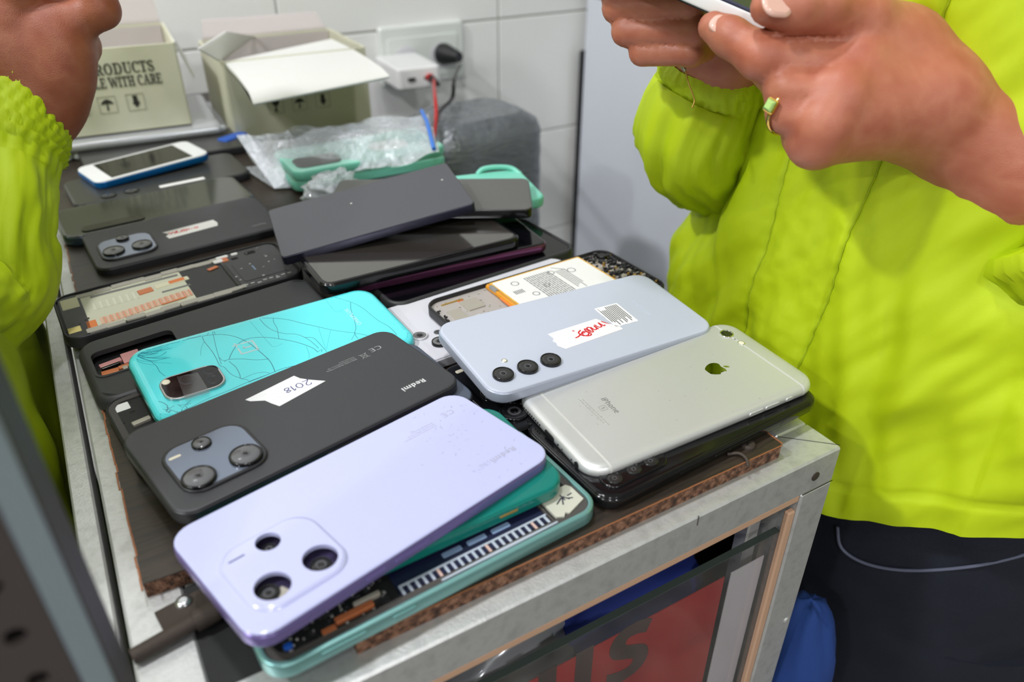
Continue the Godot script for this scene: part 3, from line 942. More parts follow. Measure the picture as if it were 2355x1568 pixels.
func cracked_phone() -> void:
	var T := 0.0084
	var o := phone_node("D", T, "smartphone", "turquoise phone with shattered glass back and black oblong camera plate")
	var L: float = PH.D[6]; var W: float = PH.D[7]
	obj("frame", MB.new().slab(L, W, 0.0130, [[0.0024, 0.0], [0.0008, 0.0008], [0.0, 0.0024], [0.0, 0.0040], [0.0004, 0.0052]], Transform3D.IDENTITY, 8).mesh(), M.aqua_frame, o)
	var k := 2048.0 / L / 2.0
	var im := canvas(1024, int(k * W), rgb(92, 230, 238))
	var C := func(px: Array) -> Array:
		var q := []
		for p in px: q.append(Vector2((p.x / 1000.0 + L / 2) * k, (p.y / 1000.0 + W / 2) * k))
		return q
	var crack := rgb(18, 96, 122)
	var dim := rgb(30, 150, 172)
	for c in [
			[2.0, [Vector2(-46.4, -31.5), Vector2(-37.2, -30.8), Vector2(-30.3, -29.2), Vector2(-24.4, -26.5), Vector2(-20.0, -22.4), Vector2(-17.0, -17.9), Vector2(-13.9, -10.6), Vector2(-12.0, -1.8), Vector2(-10.4, 7.3), Vector2(-10.0, 14.9), Vector2(-11.2, 23.5)]],
			[2.0, [Vector2(-29.6, -0.4), Vector2(-26.0, -5.8), Vector2(-21.2, -11.3), Vector2(-15.9, -14.5), Vector2(-10.1, -14.6), Vector2(-3.1, -11.3), Vector2(4.5, -4.8), Vector2(10.7, 2.1), Vector2(14.7, 8.2), Vector2(17.2, 13.5), Vector2(17.8, 17.7)]],
			[1.8, [Vector2(-32.5, 0.0), Vector2(-29.6, -0.4), Vector2(-22.4, 3.1), Vector2(-16.2, 7.6), Vector2(-9.8, 10.2)]],
			[1.8, [Vector2(-4.3, -36.0), Vector2(3.2, -31.9), Vector2(10.7, -27.2), Vector2(16.2, -22.4), Vector2(21.8, -15.1), Vector2(29.3, -6.2), Vector2(34.6, 0.3), Vector2(40.3, 5.8), Vector2(46.2, 10.9), Vector2(51.7, 16.8)]],
			[1.6, [Vector2(46.8, -38.8), Vector2(52.4, -33.2), Vector2(59.6, -22.7), Vector2(63.0, -13.1), Vector2(64.3, -2.2), Vector2(65.4, 5.9), Vector2(67.6, 13.2), Vector2(68.2, 19.5), Vector2(67.8, 25.2)]],
			[1.6, [Vector2(59.6, -22.7), Vector2(55.8, -14.4), Vector2(53.0, -4.7), Vector2(49.3, 5.5), Vector2(45.7, 11.2), Vector2(45.0, 17.2)]],
			[1.5, [Vector2(2.6, -39.6), Vector2(1.2, -33.0), Vector2(1.8, -21.9), Vector2(4.3, -14.6), Vector2(8.3, -9.5), Vector2(13.1, -6.3), Vector2(16.2, -2.3), Vector2(18.7, 4.8), Vector2(19.9, 14.5)]],
			[1.3, [Vector2(8.8, -28.8), Vector2(7.1, -23.8), Vector2(6.5, -17.0), Vector2(3.2, -6.1)]],
			[1.6, [Vector2(-35.3, -29.7), Vector2(-35.9, -24.5), Vector2(-35.3, -14.3), Vector2(-35.4, -5.8), Vector2(-36.0, 2.2), Vector2(-34.3, 5.2)]],
			[1.3, [Vector2(-27.4, -38.0), Vector2(-29.8, -25.6), Vector2(-31.7, -16.7), Vector2(-33.7, -5.9), Vector2(-34.8, 1.9)]],
			[1.0, [Vector2(-42.2, -11.8), Vector2(-39.6, -18.9), Vector2(-35.9, -24.5)]],
			[1.6, [Vector2(-30.2, 1.3), Vector2(-28.8, 8.3), Vector2(-29.1, 15.3), Vector2(-30.2, 19.7)]],
			[1.5, [Vector2(-34.3, 5.2), Vector2(-33.1, 14.0), Vector2(-29.8, 19.9), Vector2(-26.8, 23.6)]],
			[1.3, [Vector2(-30.1, 20.7), Vector2(-21.9, 19.4), Vector2(-16.8, 20.8), Vector2(-14.4, 23.2)]],
			[1.0, [Vector2(14.3, 9.1), Vector2(12.6, 17.0), Vector2(10.7, 21.3)]],
			[1.5, [Vector2(17.6, 0.2), Vector2(21.4, 2.9), Vector2(22.3, 9.1), Vector2(22.6, 20.4)]],
			[1.0, [Vector2(29.1, -5.7), Vector2(26.3, 4.5), Vector2(23.4, 17.5)]],
			[1.0, [Vector2(34.6, 0.3), Vector2(28.8, 9.3), Vector2(23.6, 17.7)]],
			[1.3, [Vector2(46.2, 10.9), Vector2(41.0, 16.1)]],
			[2.0, [Vector2(-27.4, 25.2), Vector2(-15.8, 23.9), Vector2(-6.9, 22.8), Vector2(0.9, 23.6)]],
			[1.0, [Vector2(-5.1, -34.0), Vector2(-3.7, -6.5), Vector2(-2.4, 0.3), Vector2(3.3, -0.4)]],
			[1.0, [Vector2(46.9, -37.4), Vector2(46.1, -17.2), Vector2(51.3, -16.9)]],
			[1.4, [Vector2(-33.6, -4.8), Vector2(-33.1, -1.4), Vector2(-31.5, 0.2)]],
			[1.4, [Vector2(17.8, 17.7), Vector2(21.0, 16.7), Vector2(19.7, 18.8)]],
			[1.8, [Vector2(-77.6, -38.7), Vector2(-72.0, -36.8), Vector2(-63.5, -35.8), Vector2(-51.5, -33.6), Vector2(-37.8, -31.3)]],
			[1.5, [Vector2(-73.1, -34.9), Vector2(-64.8, -31.5), Vector2(-57.0, -32.2), Vector2(-48.3, -31.2)]],
			[1.5, [Vector2(-72.9, -33.5), Vector2(-66.0, -27.1), Vector2(-59.4, -28.4)]],
			[1.5, [Vector2(-73.1, -32.4), Vector2(-69.0, -25.1), Vector2(-62.3, -22.6), Vector2(-57.8, -25.0)]],
			[1.5, [Vector2(-73.2, -29.9), Vector2(-67.7, -20.7), Vector2(-59.7, -18.6)]],
			[1.3, [Vector2(-26.9, -38.0), Vector2(-27.9, -29.1)]],
			[1.3, [Vector2(-68.2, -21.0), Vector2(-66.5, -14.0), Vector2(-66.4, -8.0), Vector2(-65.0, -2.6)]],
			[1.8, [Vector2(-72.1, 31.7), Vector2(-63.9, 31.2), Vector2(-52.3, 28.4), Vector2(-39.5, 26.9), Vector2(-27.4, 24.8), Vector2(-13.9, 23.7)]],
			[1.8, [Vector2(-78.0, 16.6), Vector2(-73.8, 18.0), Vector2(-71.4, 23.7), Vector2(-74.2, 29.4)]],
			[1.2, [Vector2(-36.5, -31.2), Vector2(-33.6, -36.3), Vector2(-31.3, -39.1)]],
			[1.2, [Vector2(-37.1, -31.5), Vector2(-38.3, -36.2), Vector2(-40.2, -38.6)]],
			[1.2, [Vector2(-32.2, -30.2), Vector2(-29.6, -34.1), Vector2(-26.9, -38.0)]],
		]:
		stroke(im, curve(C.call(c[1]), 6), c[0], crack if c[0] > 1.1 else dim)
	rng.seed = 9
	for i in 26:   # shards spreading from the far left corner
		var a := rng.randf_range(-0.1, 1.5)
		var p0 := Vector2(-76 + rng.randf_range(0, 3), -34 + rng.randf_range(0, 3))
		var len_ := rng.randf_range(6, 26)
		stroke(im, curve(C.call([p0, p0 + Vector2.from_angle(a) * len_ * 0.5, p0 + Vector2.from_angle(a - 0.25) * len_]), 4), 1.0, dim if i % 2 else crack)
	for i in 24:   # and round the near left corner
		var p0 := Vector2(-70 + rng.randf_range(-6, 8), 31 + rng.randf_range(-5, 5))
		stroke(im, C.call([p0, p0 + Vector2(rng.randf_range(-6, 6), rng.randf_range(-4, 4))]), 1.4, crack)
	var m := tmat(im, 0.12)
	m.clearcoat_enabled = true
	m.clearcoat = 0.5
	m.clearcoat_roughness = 0.03
	obj("back_glass", MB.new().slab(L, W, 0.0130, [[0.0004, 0.0052], [0.0008, 0.0064], [0.0017, 0.0074], [0.0031, 0.0081], [0.0050, T]], Transform3D.IDENTITY, 8).mesh(), m, o)
	var pl := slab_part(o, "camera_plate", -0.0540, 0.0116, T - 0.0003, 0.0335, 0.0220, 0.0074, 0.0018, M.chrome_soft, 0.0004)
	slab_part(pl, "plate_glass", 0, 0, 0.0013, 0.0312, 0.0197, 0.0064, 0.0007, M.black_mirror, 0.0002)
	for l in [[-0.0422, 0.0061, 0.0042], [-0.0437, 0.0157, 0.0036], [-0.0560, 0.0085, 0.0045]]:
		camera_lens(o, l[0], l[1], l[2], T + 0.0013, 0.0005, M.slate, M.black_gloss, 0.4)
	obj("flash", MB.new().lathe([[0.0022, 0.0], [0.0022, 0.0003], [0.0016, 0.0005]], at(-0.0665, T + 0.0017, 0.0055), 20).mesh(), M.flash, o)
	obj("clear_tape", MB.new().plate(dense(PackedVector2Array([Vector2(-0.0601, 0.0036), Vector2(-0.0491, 0.0054), Vector2(-0.0490, 0.0260), Vector2(-0.0622, 0.0260)]), 0.003), [], T + 0.0018, T + 0.00188).mesh(), M.clear_film, o)
	# emblem: open square with a figure and a plus at its corner
	var lg := MB.new()
	var cx := -0.0163; var cz := -0.0068; var s := 0.0050; var w := 0.0011; var h := 0.00006
	for b in [[cx + s, cz + 0.0002, w, 2 * s], [cx - s, cz + 0.0018, w, 2 * s - 0.0036], [cx, cz + s, 2 * s + w, w], [cx + 0.0018, cz - s, 2 * s - 0.0036 + w, w], [cx - s, cz - s, 0.0046, w * 0.8], [cx - s, cz - s, w * 0.8, 0.0046], [cx + 0.0004, cz, 0.0050, w], [cx - 0.0016, cz - 0.0008, w, 0.0022]]:
		lg.box(Vector3(b[0], T + h / 2, b[1]), Vector3(b[2], h, b[3]))
	obj("emblem", lg.mesh(), M.pale_print, o)
	letters(o, "lettering", "ONEPLUS", 0.0026, 0.0200, Vector3(0.0532, T + 0.00004, -0.0060), Vector3(0, 0, -1), Vector3(-1, 0, 0), M.pale_print)

func pale_phone() -> void:
	var T := 0.0082
	var o := phone_node("E", T, "smartphone", "pale blue-white phone with three raised round cameras and red scribble on tape")
	shell(o, "E", T, 0.0115, M.pale_frame, M.pale_back, 0.0016, 0.0010)
	for x in [-0.0676, -0.0515, -0.0358]: camera_lens(o, x, 0.0240, 0.0062, T - 0.0002, 0.0021, M.black_gloss, M.lens, 0.34)
	var fl := obj("flash", MB.new().lathe([[0.0019, -0.0001], [0.0019, 0.0001], [0.0016, 0.00018]], at(-0.0599, T, 0.0120), 20).mesh(), M.chrome, o)
	obj("flash_lamp", MB.new().lathe([[0.0012, 0.0], [0.0012, 0.00025], [0.0006, 0.0003]], at(-0.0599, T, 0.0120), 16).mesh(), M.flash, fl)
	var im := canvas(480, 190, rgb(232, 231, 232))
	var red := rgb(200, 22, 34)
	# red marker: letters run together, upside down as seen from the front
	for s in [[Vector2(150, 120), Vector2(172, 116), Vector2(204, 100), Vector2(234, 96)],
		[Vector2(222, 66), Vector2(196, 84), Vector2(200, 116), Vector2(232, 128), Vector2(254, 108), Vector2(236, 84), Vector2(212, 96), Vector2(214, 124), Vector2(244, 136), Vector2(262, 122), Vector2(250, 80), Vector2(256, 64)],
		[Vector2(262, 66), Vector2(270, 104), Vector2(288, 110), Vector2(296, 74), Vector2(284, 58), Vector2(270, 72), Vector2(280, 98)],
		[Vector2(302, 66), Vector2(308, 96), Vector2(328, 92), Vector2(330, 62), Vector2(336, 98)],
		[Vector2(340, 54), Vector2(350, 84), Vector2(372, 84), Vector2(376, 44), Vector2(388, 84), Vector2(400, 80)],
		[Vector2(404, 40), Vector2(424, 68), Vector2(446, 84), Vector2(462, 78)], [Vector2(176, 50), Vector2(180, 56)]]:
		stroke(im, curve(s, 6), 9.0, red)
	label_plate(o, "tape_label", [Vector2(-0.0222, -0.0004), Vector2(0.0150, -0.0022), Vector2(0.0195, 0.0060), Vector2(0.0240, 0.0112), Vector2(0.0239, 0.0146), Vector2(-0.0208, 0.0174), Vector2(-0.0236, 0.0125), Vector2(-0.0226, 0.0098), Vector2(-0.0236, 0.0072), Vector2(-0.0214, 0.0050)], T, im)
	var st := canvas(230, 300, rgb(238, 238, 238))
	print_lines(st, Rect2(14, 20, 200, 262), 11, rgb(70, 70, 76), 31, true)
	st.fill_rect(Rect2i(24, 10, 60, 44), rgb(238, 238, 238))
	label_plate(o, "printed_sticker", [Vector2(0.0210, -0.0124), Vector2(0.0388, -0.0121), Vector2(0.0388, 0.0112), Vector2(0.0214, 0.0108)], T, st)
	letters(o, "lettering", "SAMSUNG", 0.0026, 0.0180, Vector3(0.0500, T + 0.00003, 0.0), Vector3(0, 0, -1), Vector3(-1, 0, 0), M.pale_back_print)

func teal_phone() -> void:
	var T := 0.0080
	var o := phone_node("G", T, "smartphone", "dark teal glossy phone sandwiched under the lavender phone")
	shell(o, "G", T, 0.0120, M.teal, M.teal, 0.0014)
	var W: float = PH.G[7]
	slab_part(o, "side_button", 0.045, W / 2 - 0.0001, 0.0044, 0.010, 0.0014, 0.0006, 0.0004, M.gold).transform.basis = Basis(Vector3(1, 0, 0), Vector3(0, 0, 1), Vector3(0, -1, 0))

func mint_chassis() -> void:
	var T := 0.0082
	var o := phone_node("H", T, "opened_smartphone", "opened phone body with mint metal frame and exposed ribbon coil, bottom of the front pile")
	tray(o, "H", T, 0.0110, 0.0026, 0.0026, M.mint_frame, M.black_matt)
	var L: float = PH.H[6]; var W: float = PH.H[7]
	var f := T - 0.0026
	obj("adhesive_edge", MB.new().plate(dense(MB.rrect(L / 2 - 0.0027, W / 2 - 0.0027, 0.0085), 0.006), [dense(MB.rrect(L / 2 - 0.0065, W / 2 - 0.0065, 0.006), 0.006)], f, f + 0.0014).mesh(), M.adhesive, o)
	# a ladder of pale strips along the near side, as on a charging foil
	obj("foil_sheet", MB.new().box(Vector3(0.0170, f + 0.0006, 0.0235), Vector3(0.0780, 0.0006, 0.0140)).mesh(), M.navy, o)
	var x0 := -0.0205
	for k in 22:
		var s := obj("foil_strip", bx(Vector3.ZERO, Vector3(0.0013, 0.0004, 0.0068)), M.pale_foil if k % 7 != 5 else M.copper_pale, o)
		s.position = Vector3(x0 + k * 0.0036, f + 0.0011, 0.0297 + 0.0002 * sin(k))
	obj("foil_edge", bx(Vector3(0.0180, f + 0.0012, 0.0263), Vector3(0.0780, 0.0005, 0.0010)), M.pale_foil, o)
	obj("film_fold", MB.new().tube([Vector3(-0.004, f + 0.0016, 0.0337), Vector3(0.03, f + 0.0019, 0.0339), Vector3(0.058, f + 0.0016, 0.0336)], [0.0006, 0.0010, 0.0006], 6).mesh(), M.pale_foil, o)
	for k in 3: slab_part(o, "printed_patch", 0.008 + k * 0.013, 0.0215, f + 0.0009, 0.010, 0.0030, 0.0008, 0.0003, M.blue_foil)
	obj("speaker_bracket", prism(PackedVector2Array([Vector2(0.0590, 0.0160), Vector2(0.0760, 0.0160), Vector2(0.0775, 0.0185), Vector2(0.0775, 0.0285), Vector2(0.0660, 0.0325), Vector2(0.0645, 0.0310), Vector2(0.0625, 0.0330), Vector2(0.0590, 0.0310)]), f + 0.0006, f + 0.0022), M.pale_bracket, o)
	for k in 6:
		obj("ink_stroke", bx(Vector3.ZERO, Vector3(0.0050 - 0.0004 * k, 0.00008, 0.0007)), M.navy, o, Transform3D(Basis(Vector3.UP, 0.5 + k * 0.55), Vector3(0.0665 + 0.0014 * k, f + 0.00224, 0.0235 + 0.0012 * sin(k * 2.1))))
	obj("inner_wall", bx(Vector3(0.0570, f + 0.0010, 0.0265), Vector3(0.0010, 0.0020, 0.0150)), M.adhesive, o)
	slab_part(o, "connector", -0.0420, 0.0278, f, 0.0170, 0.0030, 0.0006, 0.0020, M.copper)
	slab_part(o, "connector", -0.0350, 0.0245, f, 0.0120, 0.0022, 0.0006, 0.0022, M.beige_metal)
	slab_part(o, "connector", -0.0540, 0.0300, f, 0.0060, 0.0030, 0.0006, 0.0014, M.copper)
	slab_part(o, "coaxial_plug", -0.0705, 0.0282, f, 0.0036, 0.0030, 0.0012, 0.0016, M.blue_plastic)
	chips(o, "board_chips", 60, -0.074, -0.026, 0.012, 0.031, f, 0.0008, 0.0028, 0.0014, M.chip_dark, 3)
	chips(o, "solder_points", 40, -0.074, -0.026, 0.014, 0.031, f, 0.0004, 0.0012, 0.0016, M.solder, 4)
	for k in [[-0.0610, 0.0200], [-0.0340, 0.0110]]:
		slab_part(o, "side_button", k[0] + 0.010, W / 2 - 0.0001, 0.0050, k[1], 0.0022, 0.0010, 0.0007, M.mint_frame).transform.basis = Basis(Vector3(1, 0, 0), Vector3(0, 0, 1), Vector3(0, -1, 0))

func under_phones() -> void:
	var o := phone_node("K", 0.0080, "smartphone", "slate blue phone half hidden beneath the charcoal phone")
	shell(o, "K", 0.0080, 0.0110, M.dark_frame, M.slate_back, 0.0014)
	# open black body with white sticker
	var T := 0.0080
	o = phone_node("J", T, "opened_smartphone", "opened black phone body with grey adhesive rim and blank white sticker")
	tray(o, "J", T, 0.0110, 0.0012, 0.0014, M.black_plastic, M.black_matt)
	var L: float = PH.J[6]; var W: float = PH.J[7]
	var f := T - 0.0014
	obj("adhesive_edge", MB.new().plate(dense(MB.rrect(L / 2 - 0.0013, W / 2 - 0.0013, 0.0095), 0.005), [dense(MB.rrect(L / 2 - 0.0048, W / 2 - 0.0048, 0.006), 0.005)], f, f + 0.0008).mesh(), M.adhesive, o)
	slab_part(o, "sticker", -0.0727, -0.0278, f, 0.0082, 0.0076, 0.0006, 0.0003, M.paper)
	slab_part(o, "metal_clip", -0.0675, -0.0068, f, 0.0100, 0.0036, 0.0008, 0.0016, M.beige_metal, 0.0003, 0.1)
	slab_part(o, "recess", -0.0690, -0.0200, f, 0.0040, 0.0022, 0.0010, 0.0001, M.void)
	chips(o, "screw_holes", 10, -0.076, -0.060, -0.033, 0.01, f, 0.0006, 0.0010, 0.0002, M.void, 8)
	obj("circuit_board", bx(Vector3(-0.0500, f + 0.0007, 0.0290), Vector3(0.040, 0.0012, 0.0090)), M.pcb_green, o)
	chips(o, "board_chips", 26, -0.068, -0.034, 0.025, 0.033, f + 0.0012, 0.0010, 0.0030, 0.0012, M.gold, 12)

func cutout_case() -> void:
	var T := 0.0120
	var o := phone_node("L", T, "phone_case", "thick black phone case with empty oblong camera cutout over bare circuitry")
	tag(o, "", "phone case")
	var L: float = PH["L"][6]; var W: float = PH["L"][7]
	var hole := moved(MB.rrect(0.0245, 0.0150, 0.0050, 6), Vector2(-0.0465, -0.0045))
	var b := MB.new()
	b.plate(dense(MB.rrect(L / 2 - 0.0042, W / 2 - 0.0042, 0.0080), 0.005), [dense(hole, 0.003)], T - 0.0026, T)
	var e := MB.new().slab(L, W, 0.0130, [[0.0040, 0.0], [0.0014, 0.0008], [0.0002, 0.0028], [0.0, 0.0060], [0.0004, 0.0088], [0.0014, 0.0106], [0.0028, 0.0117], [0.0045, T]], Transform3D.IDENTITY, 6)
	e.ix.resize(e.ix.size() - 28 * 3)
	b.ix.append_array(_shift(e.ix, b.v.size()))
	b.v.append_array(e.v); b.n.append_array(e.n); b.uv.append_array(e.uv)
	obj("case_shell", b.mesh(), M.case_black, o)
	var rim := MB.new()
	rim.plate(dense(moved(MB.rrect(0.0262, 0.0167, 0.0064, 6), Vector2(-0.0465, -0.0045)), 0.003), [dense(hole, 0.003)], T, T + 0.0006)
	obj("cutout_rim", rim.mesh(), M.case_black, o)
	var f := T - 0.0058
	obj("circuit_board", bx(Vector3(-0.0465, f - 0.0006, -0.0045), Vector3(0.052, 0.0010, 0.034)), M.pcb_black, o)
	for c in [[-0.0620, -0.0105, 0.0130, 0.0042, "pink_shield", "pink", 0.0016, 0.1], [-0.0500, -0.0090, 0.0105, 0.0120, "pink_shield", "pink", 0.0024, 0.0], [-0.0640, -0.0010, 0.0100, 0.0046, "copper_tape", "copper", 0.0012, -0.1], [-0.0560, -0.0010, 0.0060, 0.0036, "copper_tape", "copper", 0.0018, 0.0], [-0.0625, -0.0060, 0.0110, 0.0020, "flex_cable", "black_gloss", 0.0022, 0.05], [-0.0555, 0.0012, 0.0030, 0.0036, "sensor", "beige_metal", 0.0020, 0.0], [-0.0470, 0.0040, 0.0028, 0.0028, "sensor", "flash", 0.0020, 0.0]]:
		slab_part(o, c[4], c[0], c[1], f, c[2], c[3], 0.0006, c[6], M[c[5]], 0.0002, c[7])
	chips(o, "board_chips", 50, -0.069, -0.030, 0.002, 0.0095, f - 0.0002, 0.0008, 0.0022, 0.0014, M.chip_dark, 14)
	chips(o, "solder_points", 60, -0.069, -0.030, 0.001, 0.0098, f - 0.0002, 0.0004, 0.0009, 0.0017, M.solder, 15)

func opened_beige() -> void:
	var T := 0.0090
	var o := phone_node("M", T, "opened_smartphone", "opened phone with battery gone, showing cream foil and salmon striped ribbon")
	tray(o, "M", T, 0.0120, 0.0016, 0.0016, M.black_plastic, M.black_matt)
	var L: float = PH.M[6]; var W: float = PH.M[7]
	var f := T - 0.0016
	# plate over the lower end and the board over the upper end stand proud; the battery bay between them is sunk foil
	slab_part(o, "lower_plate", -0.0715, 0.0, f, 0.0140, 0.0660, 0.0040, 0.0009, M.black_plastic)
	slab_part(o, "upper_plate", 0.0555, 0.0, f, 0.0440, 0.0660, 0.0060, 0.0010, M.charcoal_plastic)
	slab_part(o, "foil", -0.0300, -0.0020, f, 0.0690, 0.0600, 0.0010, 0.0003, M.cream_foil)
	obj("shadow_bay", bx(Vector3(0.0185, f + 0.0002, 0.0020), Vector3(0.0290, 0.0004, 0.0560)), M.black_plastic, o)
	# torn adhesive along both long sides of the bay
	rng.seed = 41
	for side in [-1.0, 1.0]:
		for k in 9:
			slab_part(o, "torn_foil", -0.0610 + k * 0.0118 + rng.randf_range(-0.001, 0.001), side * (0.0290 + rng.randf_range(-0.0012, 0.0010)), f + 0.0002, 0.0122, 0.0052 + rng.randf_range(0.0, 0.0016), 0.0010, 0.0007 + rng.randf_range(0.0, 0.0006), M.grey_foil, 0.0002, rng.randf_range(-0.05, 0.05))
	obj("dark_streak", bx(Vector3(-0.028, f + 0.0004, -0.0220), Vector3(0.060, 0.0003, 0.0030), 0.0, Basis(Vector3.UP, -0.03)), M.grey_foil_dark, o)
	obj("dark_streak", bx(Vector3(-0.004, f + 0.0004, 0.0010), Vector3(0.020, 0.0003, 0.0022)), M.grey_foil_dark, o)
	# ribbon with fine cross lines: two stacked strips
	for k in 30:
		obj("ribbon_rib", bx(Vector3.ZERO, Vector3(0.0016, 0.0005, 0.0100)), M.salmon if k % 2 else M.salmon_pale, o, at(-0.0570 + k * 0.00205, f + 0.0006, 0.0195 - 0.0055 * smoothstep(0.0, 1.0, k / 29.0)))
	for k in 14:
		obj("foil_rib", bx(Vector3.ZERO, Vector3(0.0018, 0.0003, 0.0120)), M.cream_foil if k % 2 else M.cream_foil_pale, o, at(-0.0580 + k * 0.0022, f + 0.0004, -0.0060))
	slab_part(o, "orange_tape", -0.0635, 0.0215, f + 0.0003, 0.0062, 0.0130, 0.0004, 0.0006, M.orange)
	slab_part(o, "orange_tape", -0.0100, 0.0205, f + 0.0009, 0.0170, 0.0012, 0.0003, 0.0003, M.orange, 0.0002, 0.06)
	slab_part(o, "ribbon_label", -0.0045, -0.0105, f + 0.0003, 0.0240, 0.0060, 0.0004, 0.0005, M.paper_cream, 0.0001, 0.06)
	slab_part(o, "orange_label", -0.0010, -0.0110, f + 0.0008, 0.0110, 0.0046, 0.0003, 0.0003, M.orange, 0.0001, 0.06)
	slab_part(o, "copper_flex", -0.0235, -0.0080, f + 0.0003, 0.0100, 0.0068, 0.0004, 0.0009, M.copper, 0.0002, 0.08)
	slab_part(o, "yellow_sticker", -0.0715, -0.0200, f + 0.0009, 0.0110, 0.0170, 0.0006, 0.0002, M.paper_cream)
	slab_part(o, "gold_sticker", -0.0742, 0.0220, f + 0.0009, 0.0078, 0.0080, 0.0004, 0.0002, M.gold_paper)
	for k in [[0.0375, -0.0290, 0.0090, 0.0040], [0.0470, -0.0290, 0.0050, 0.0036], [0.0330, -0.0235, 0.0070, 0.0052]]:
		slab_part(o, "white_pad", k[0], k[1], f + 0.0010, k[2], k[3], 0.0012, 0.0008, M.paper)
	slab_part(o, "copper_flex", 0.0380, -0.0240, f + 0.0010, 0.0050, 0.0080, 0.0006, 0.0006, M.copper)
	slab_part(o, "copper_flex", 0.0265, -0.0150, f + 0.0006, 0.0080, 0.0040, 0.0006, 0.0006, M.copper, 0.0002, 0.3)
	for k in [[0.0580, -0.0250, 0.0085, 0.0058], [0.0450, -0.0215, 0.0056, 0.0040]]:
		slab_part(o, "camera_hole", k[0], k[1], f + 0.0010, k[2], k[3], 0.0019, 0.0001, M.void)
	obj("board_step", bx(Vector3(0.0345, f + 0.0009, 0.006), Vector3(0.0030, 0.0018, 0.040), 0.0006, Basis(Vector3.UP, 0.0)), M.black_plastic, o)
	slab_part(o, "raised_plate", 0.0560, 0.0050, f + 0.0010, 0.0330, 0.0360, 0.0020, 0.0004, M.charcoal_plastic)
	slab_part(o, "printed_mark", 0.0520, 0.0040, f + 0.0014, 0.0012, 0.0090, 0.0003, 0.00008, M.blue_foil)
	for k in 9: slab_part(o, "contact", 0.0340 + k * 0.0046, 0.0285 + (0.002 if k % 3 == 0 else 0.0), f + 0.0010, 0.0030, 0.0012, 0.0003, 0.0005, M.solder)
	chips(o, "screw_heads", 14, 0.036, 0.075, -0.030, 0.030, f + 0.0011, 0.0010, 0.0018, 0.0006, M.solder, 19)
	for k in [-0.0660, -0.0700, -0.0640]: slab_part(o, "screw_hole", k, 0.012 - 0.9 * (k + 0.066), f + 0.0009, 0.0014, 0.0014, 0.0006, 0.0001, M.void)

